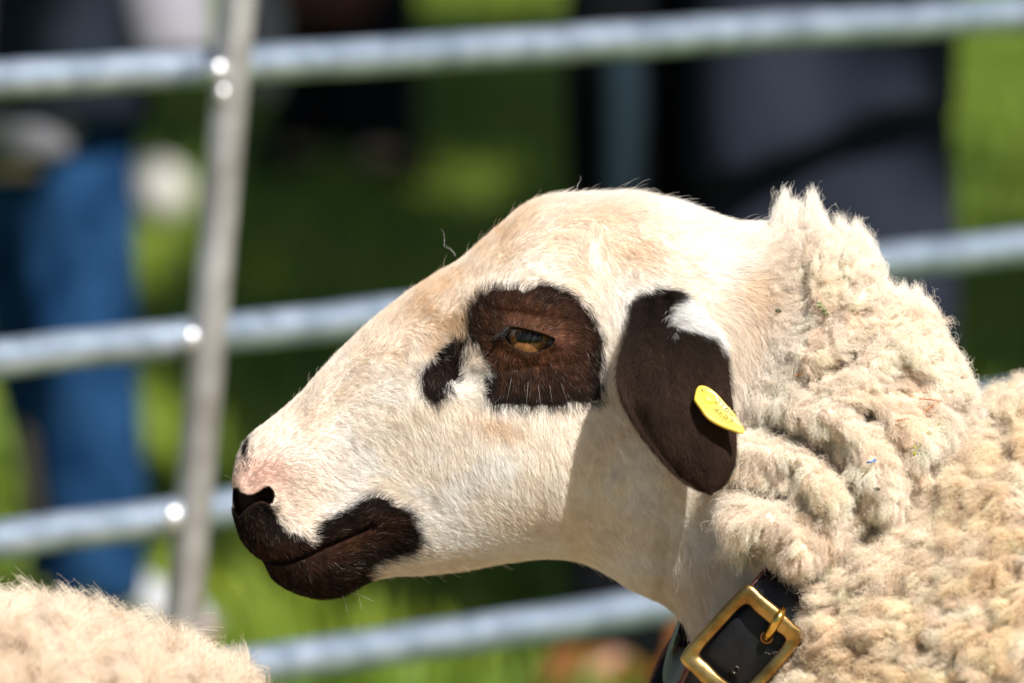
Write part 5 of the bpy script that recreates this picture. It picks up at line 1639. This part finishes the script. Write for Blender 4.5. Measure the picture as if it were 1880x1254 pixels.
for lab, pl, mt in [
    ('dark dry grass stem standing in the right shoulder fleece', [(1846, 852), (1849, 874), (1848, 902)], M_seed),
    ('fine brown grass stem low in the shoulder fleece', [(1760, 932), (1757, 952), (1761, 980)], M_twig),
    ('pale straw piece in the shoulder fleece beside a dark seed', [(1806, 926), (1812, 932), (1818, 939)], M_straw),
    ('yellow straw in the fold under the neck ruff', [(1572, 910), (1567, 922), (1565, 932)], M_straw),
    ('brown straw bent on the upper neck crest', [(1630, 578), (1632, 592), (1640, 606)], M_twig),
    ('rusty straw caught in the deep neck fold', [(1458, 690), (1472, 686), (1482, 688)], M_twig),
    ('short straw pinned where collar meets the body fleece', [(1488, 1056), (1500, 1054), (1510, 1060)], M_straw),
    ('thin dark stem in the body fleece near the frame edge', [(1855, 928), (1864, 938), (1872, 946)], M_seed),
    ('green grass blade lying on top of the shoulder', [(1806, 782), (1826, 784), (1844, 788)], M_weed),
    ('bent straw curl on the lowest neck curl', [(1336, 992), (1342, 970), (1352, 954)], M_straw)]:
    bits('straw', lab, 'straw', [('straw', *stem(pl, 0.00055, 0.006, 12))], mt, 'plant bits in the wool')
for lab, x_, y_ in [('dark speck on the upper neck wool behind the ear', 1429, 571), ('dark seed lodged in the shoulder fleece beside pale straw', 1818, 930), ('tiny dark seed low on the hanging neck ruff', 1610, 898), ('small dark seed on the body fleece right of the collar', 1688, 1122)]:
    v, f = blob(wool_pt(x_, y_, 0.005), 0.0012, (1.4, 0.7, 0.8), 7)
    bits('seed', lab, 'seed', [('seed', v, (f,))], M_seed, 'seeds in the wool')

# ================================================================== second sheep, its back in the lower left corner
D2 = 2.86
def Q(px, py, w):
    px = np.asarray(px, float); py = np.asarray(py, float); w = np.asarray(w, float)
    s_ = D2 / F_PX
    return CAM + D2 * AX_F + (px - 940.0)[..., None] * s_ * AX_R + (627.0 - py)[..., None] * s_ * AX_U - w[..., None] * AX_F
S2 = np.array([  # nose first (outside the frame), then neck, back and rump
    (-3330, 1240, -3330, 1300, 8), (-3310, 1180, -3300, 1400, 26), (-3200, 1070, -3190, 1480, 33), (-3000, 900, -2980, 1450, 42), (-2800, 780, -2760, 1440, 56), (-2600, 760, -2560, 1500, 60), (-2400, 830, -2400, 1640, 64),
    (-2150, 940, -2250, 1850, 85), (-1850, 1030, -2000, 2050, 120), (-1500, 1090, -1600, 2160, 145), (-1100, 1110, -1100, 2220, 155), (-700, 1105, -700, 2240, 155), (-350, 1095, -380, 2230, 150), (-150, 1092, -200, 2200, 146),
    (0, 1105, -60, 2160, 142), (90, 1120, 60, 2100, 136), (180, 1146, 160, 2020, 128), (270, 1172, 260, 1930, 116), (350, 1204, 340, 1830, 100), (410, 1236, 400, 1720, 80), (450, 1290, 446, 1600, 56), (468, 1380, 467, 1480, 22)], float)
S2[:, [1, 3]] += 66; S2[:, [0, 2]] -= 8
ns = np.interp(np.arange(len(S2) - 1), [0, 11, 13, 20], [6, 8, 40, 30]).astype(int)
u2 = np.concatenate([np.linspace(i, i + 1, int(d), endpoint=False) for i, d in enumerate(ns)] + [[len(S2) - 1.0]])
r2 = herm(S2, u2)
NTH = 200
th2 = np.linspace(0, 2 * math.pi, NTH, endpoint=False)
m2 = 0.5 * (r2[:, 0:2] + r2[:, 2:4])
q2 = np.cos(th2)[None]
xy2 = m2[:, None] + (r2[:, 0:2] - m2)[:, None] * q2[..., None]
w2 = r2[:, 4:5] * 0.001 * np.sign(np.sin(th2)) * np.abs(np.sin(th2)) ** 0.85
V2 = Q(xy2[..., 0], xy2[..., 1], w2 * np.ones_like(xy2[..., 0]))
N2 = grid_normals(V2)
c2 = V2.mean(1, keepdims=True)
if ((V2 - c2) * N2).sum() < 0:
    N2 = -N2
mm2 = (V2 - P0) * 1000
d_, _c, _s = voronoi((mm2 + (fbm(mm2 / 15, 7, 2)[..., None] - 0.5) * 8) / 17.0, 61)
V2 = V2 + N2 * (0.014 * np.clip(1 - 1.8 * d_ * d_, -0.5, 1) + 0.012 * (fbm(mm2 / 40, 62, 2) - 0.5) + 0.005 * (fbm(mm2 / 7, 63, 2) - 0.5))[..., None] * smooth(-2300, -1900, xy2[..., 0])[..., None]
sheep2_at = Q(-700.0, 1700.0, 0.0).copy(); sheep2_at[2] = 0.0
sheep2 = empty('sheep', sheep2_at, 'woolly cream back of a second sheep in the lower left corner', 'sheep')
v2 = V2.reshape(-1, 3); nu2 = len(u2)
fs = [grid_faces(nu2, NTH, True)]
v2 = np.concatenate([v2, V2[0].mean(0)[None], V2[-1].mean(0)[None]])
jj = np.arange(NTH); j2 = (jj + 1) % NTH
fs.append(np.stack([np.full(NTH, nu2 * NTH), j2, jj], -1)); fs.append(np.stack([np.full(NTH, nu2 * NTH + 1), (nu2 - 1) * NTH + jj, (nu2 - 1) * NTH + j2], -1))
off = len(v2)
for lx, lw in ((-1700, 0.08), (-1650, -0.08), (60, 0.09), (90, -0.09)):
    pts_ = [Q(lx, 1900.0, lw), Q(lx + 10, 2150.0, lw), Q(lx - 15, 2380.0, lw)]
    ft = pts_[-1].copy(); ft[2] = 0.04
    toe = ft.copy(); toe[2] = 0.0
    v, f = tube(spline(np.array(pts_ + [ft, toe]), 20), np.interp(np.linspace(0, 1, 20), [0, .35, .6, .9, 1], [.055, .035, .022, .02, .028]), 12)
    v2 = np.concatenate([v2, v]); fs += [ff + off for ff in f]; off += len(v)
b2 = mesh_obj('body', v2, tuple(fs), M_skin, sheep2)
W2A, W2B = np.array([0.62, 0.47, 0.32]), np.array([0.84, 0.74, 0.62])
cn = fbm((v2 - P0) * 1000 / 14.0, 64, 3)[:, None]
set_col(b2.data, np.clip(W2A + (W2B - W2A) * cn * 1.2, 0, .9))
ar2 = np.linalg.norm(np.cross(np.roll(V2, -1, 1)[:-1] - V2[:-1], V2[1:] - V2[:-1]), axis=-1)
xc2 = 0.5 * (xy2[:-1, :, 0] + xy2[1:, :, 0]); yc2 = 0.5 * (xy2[:-1, :, 1] + xy2[1:, :, 1])
dn = np.where((xc2 > -260) & (yc2 < 1400), 1.0, 0.0) * np.where((w2[:1] > -0.05) | (np.abs(np.sin(th2)) < 0.6)[None], 1, 0.2)
cnt = RNG.poisson(ar2 * dn * 2.4e6)
cell = np.repeat(np.arange(cnt.size), cnt.ravel())
i_, j_ = cell // NTH, cell % NTH
a_ = RNG.random(len(cell))[:, None]; b_ = RNG.random(len(cell))[:, None]; jn = (j_ + 1) % NTH
pos = (V2[i_, j_] * (1 - b_) + V2[i_, jn] * b_) * (1 - a_) + (V2[i_ + 1, j_] * (1 - b_) + V2[i_ + 1, jn] * b_) * a_
nr = N2[i_, j_]
n = len(pos)
K = 9
t = np.linspace(0, 1, K)[None, :, None]
_, cid_, site = voronoi(((pos - P0) * 1000 / 10.0), 161)
site = P0 + site * 10.0 / 1000
up2 = tangent(np.repeat((AX_U + 0.15 * AX_R)[None], n, 0) + RNG.normal(0, 0.25, (n, 3)), nr)
tw = site - pos; tw -= nr * (tw * nr).sum(1)[:, None]
ln = 0.015 * np.clip(RNG.normal(1, 0.25, n), 0.4, 1.8) * (0.6 + 0.9 * cid_)
ph = cid_ * 31 + RNG.normal(0, 0.7, n)
wv = np.cos(ph[:, None] + 16 * t[:, :, 0]) - np.cos(ph)[:, None]
pts = pos[:, None] + ln[:, None, None] * (up2[:, None] * 0.35 * t + nr[:, None] * (0.9 * t - 0.3 * t * t) + (np.cross(nr, up2) * (((cid_ * 13.7) % 1.0) - 0.5)[:, None])[:, None] * 1.3 * t ** 2) + tw[:, None] * 0.8 * t ** 1.3 + (0.0011 * wv)[..., None] * np.cross(nr, up2)[:, None]
cc = (W2A + (W2B - W2A) * fbm((pos - P0) * 1000 / 14.0, 64, 3)[:, None] * 1.3) * np.clip(RNG.normal(1.02, 0.08, (n, 1)), 0.7, 1.2) * (0.88 + 0.24 * cid_)[:, None]
hair_obj('wool', pts, 0.000075, np.clip(cc, 0, .92), M_wool, sheep2, tip=0.5)
print('wool2', n)
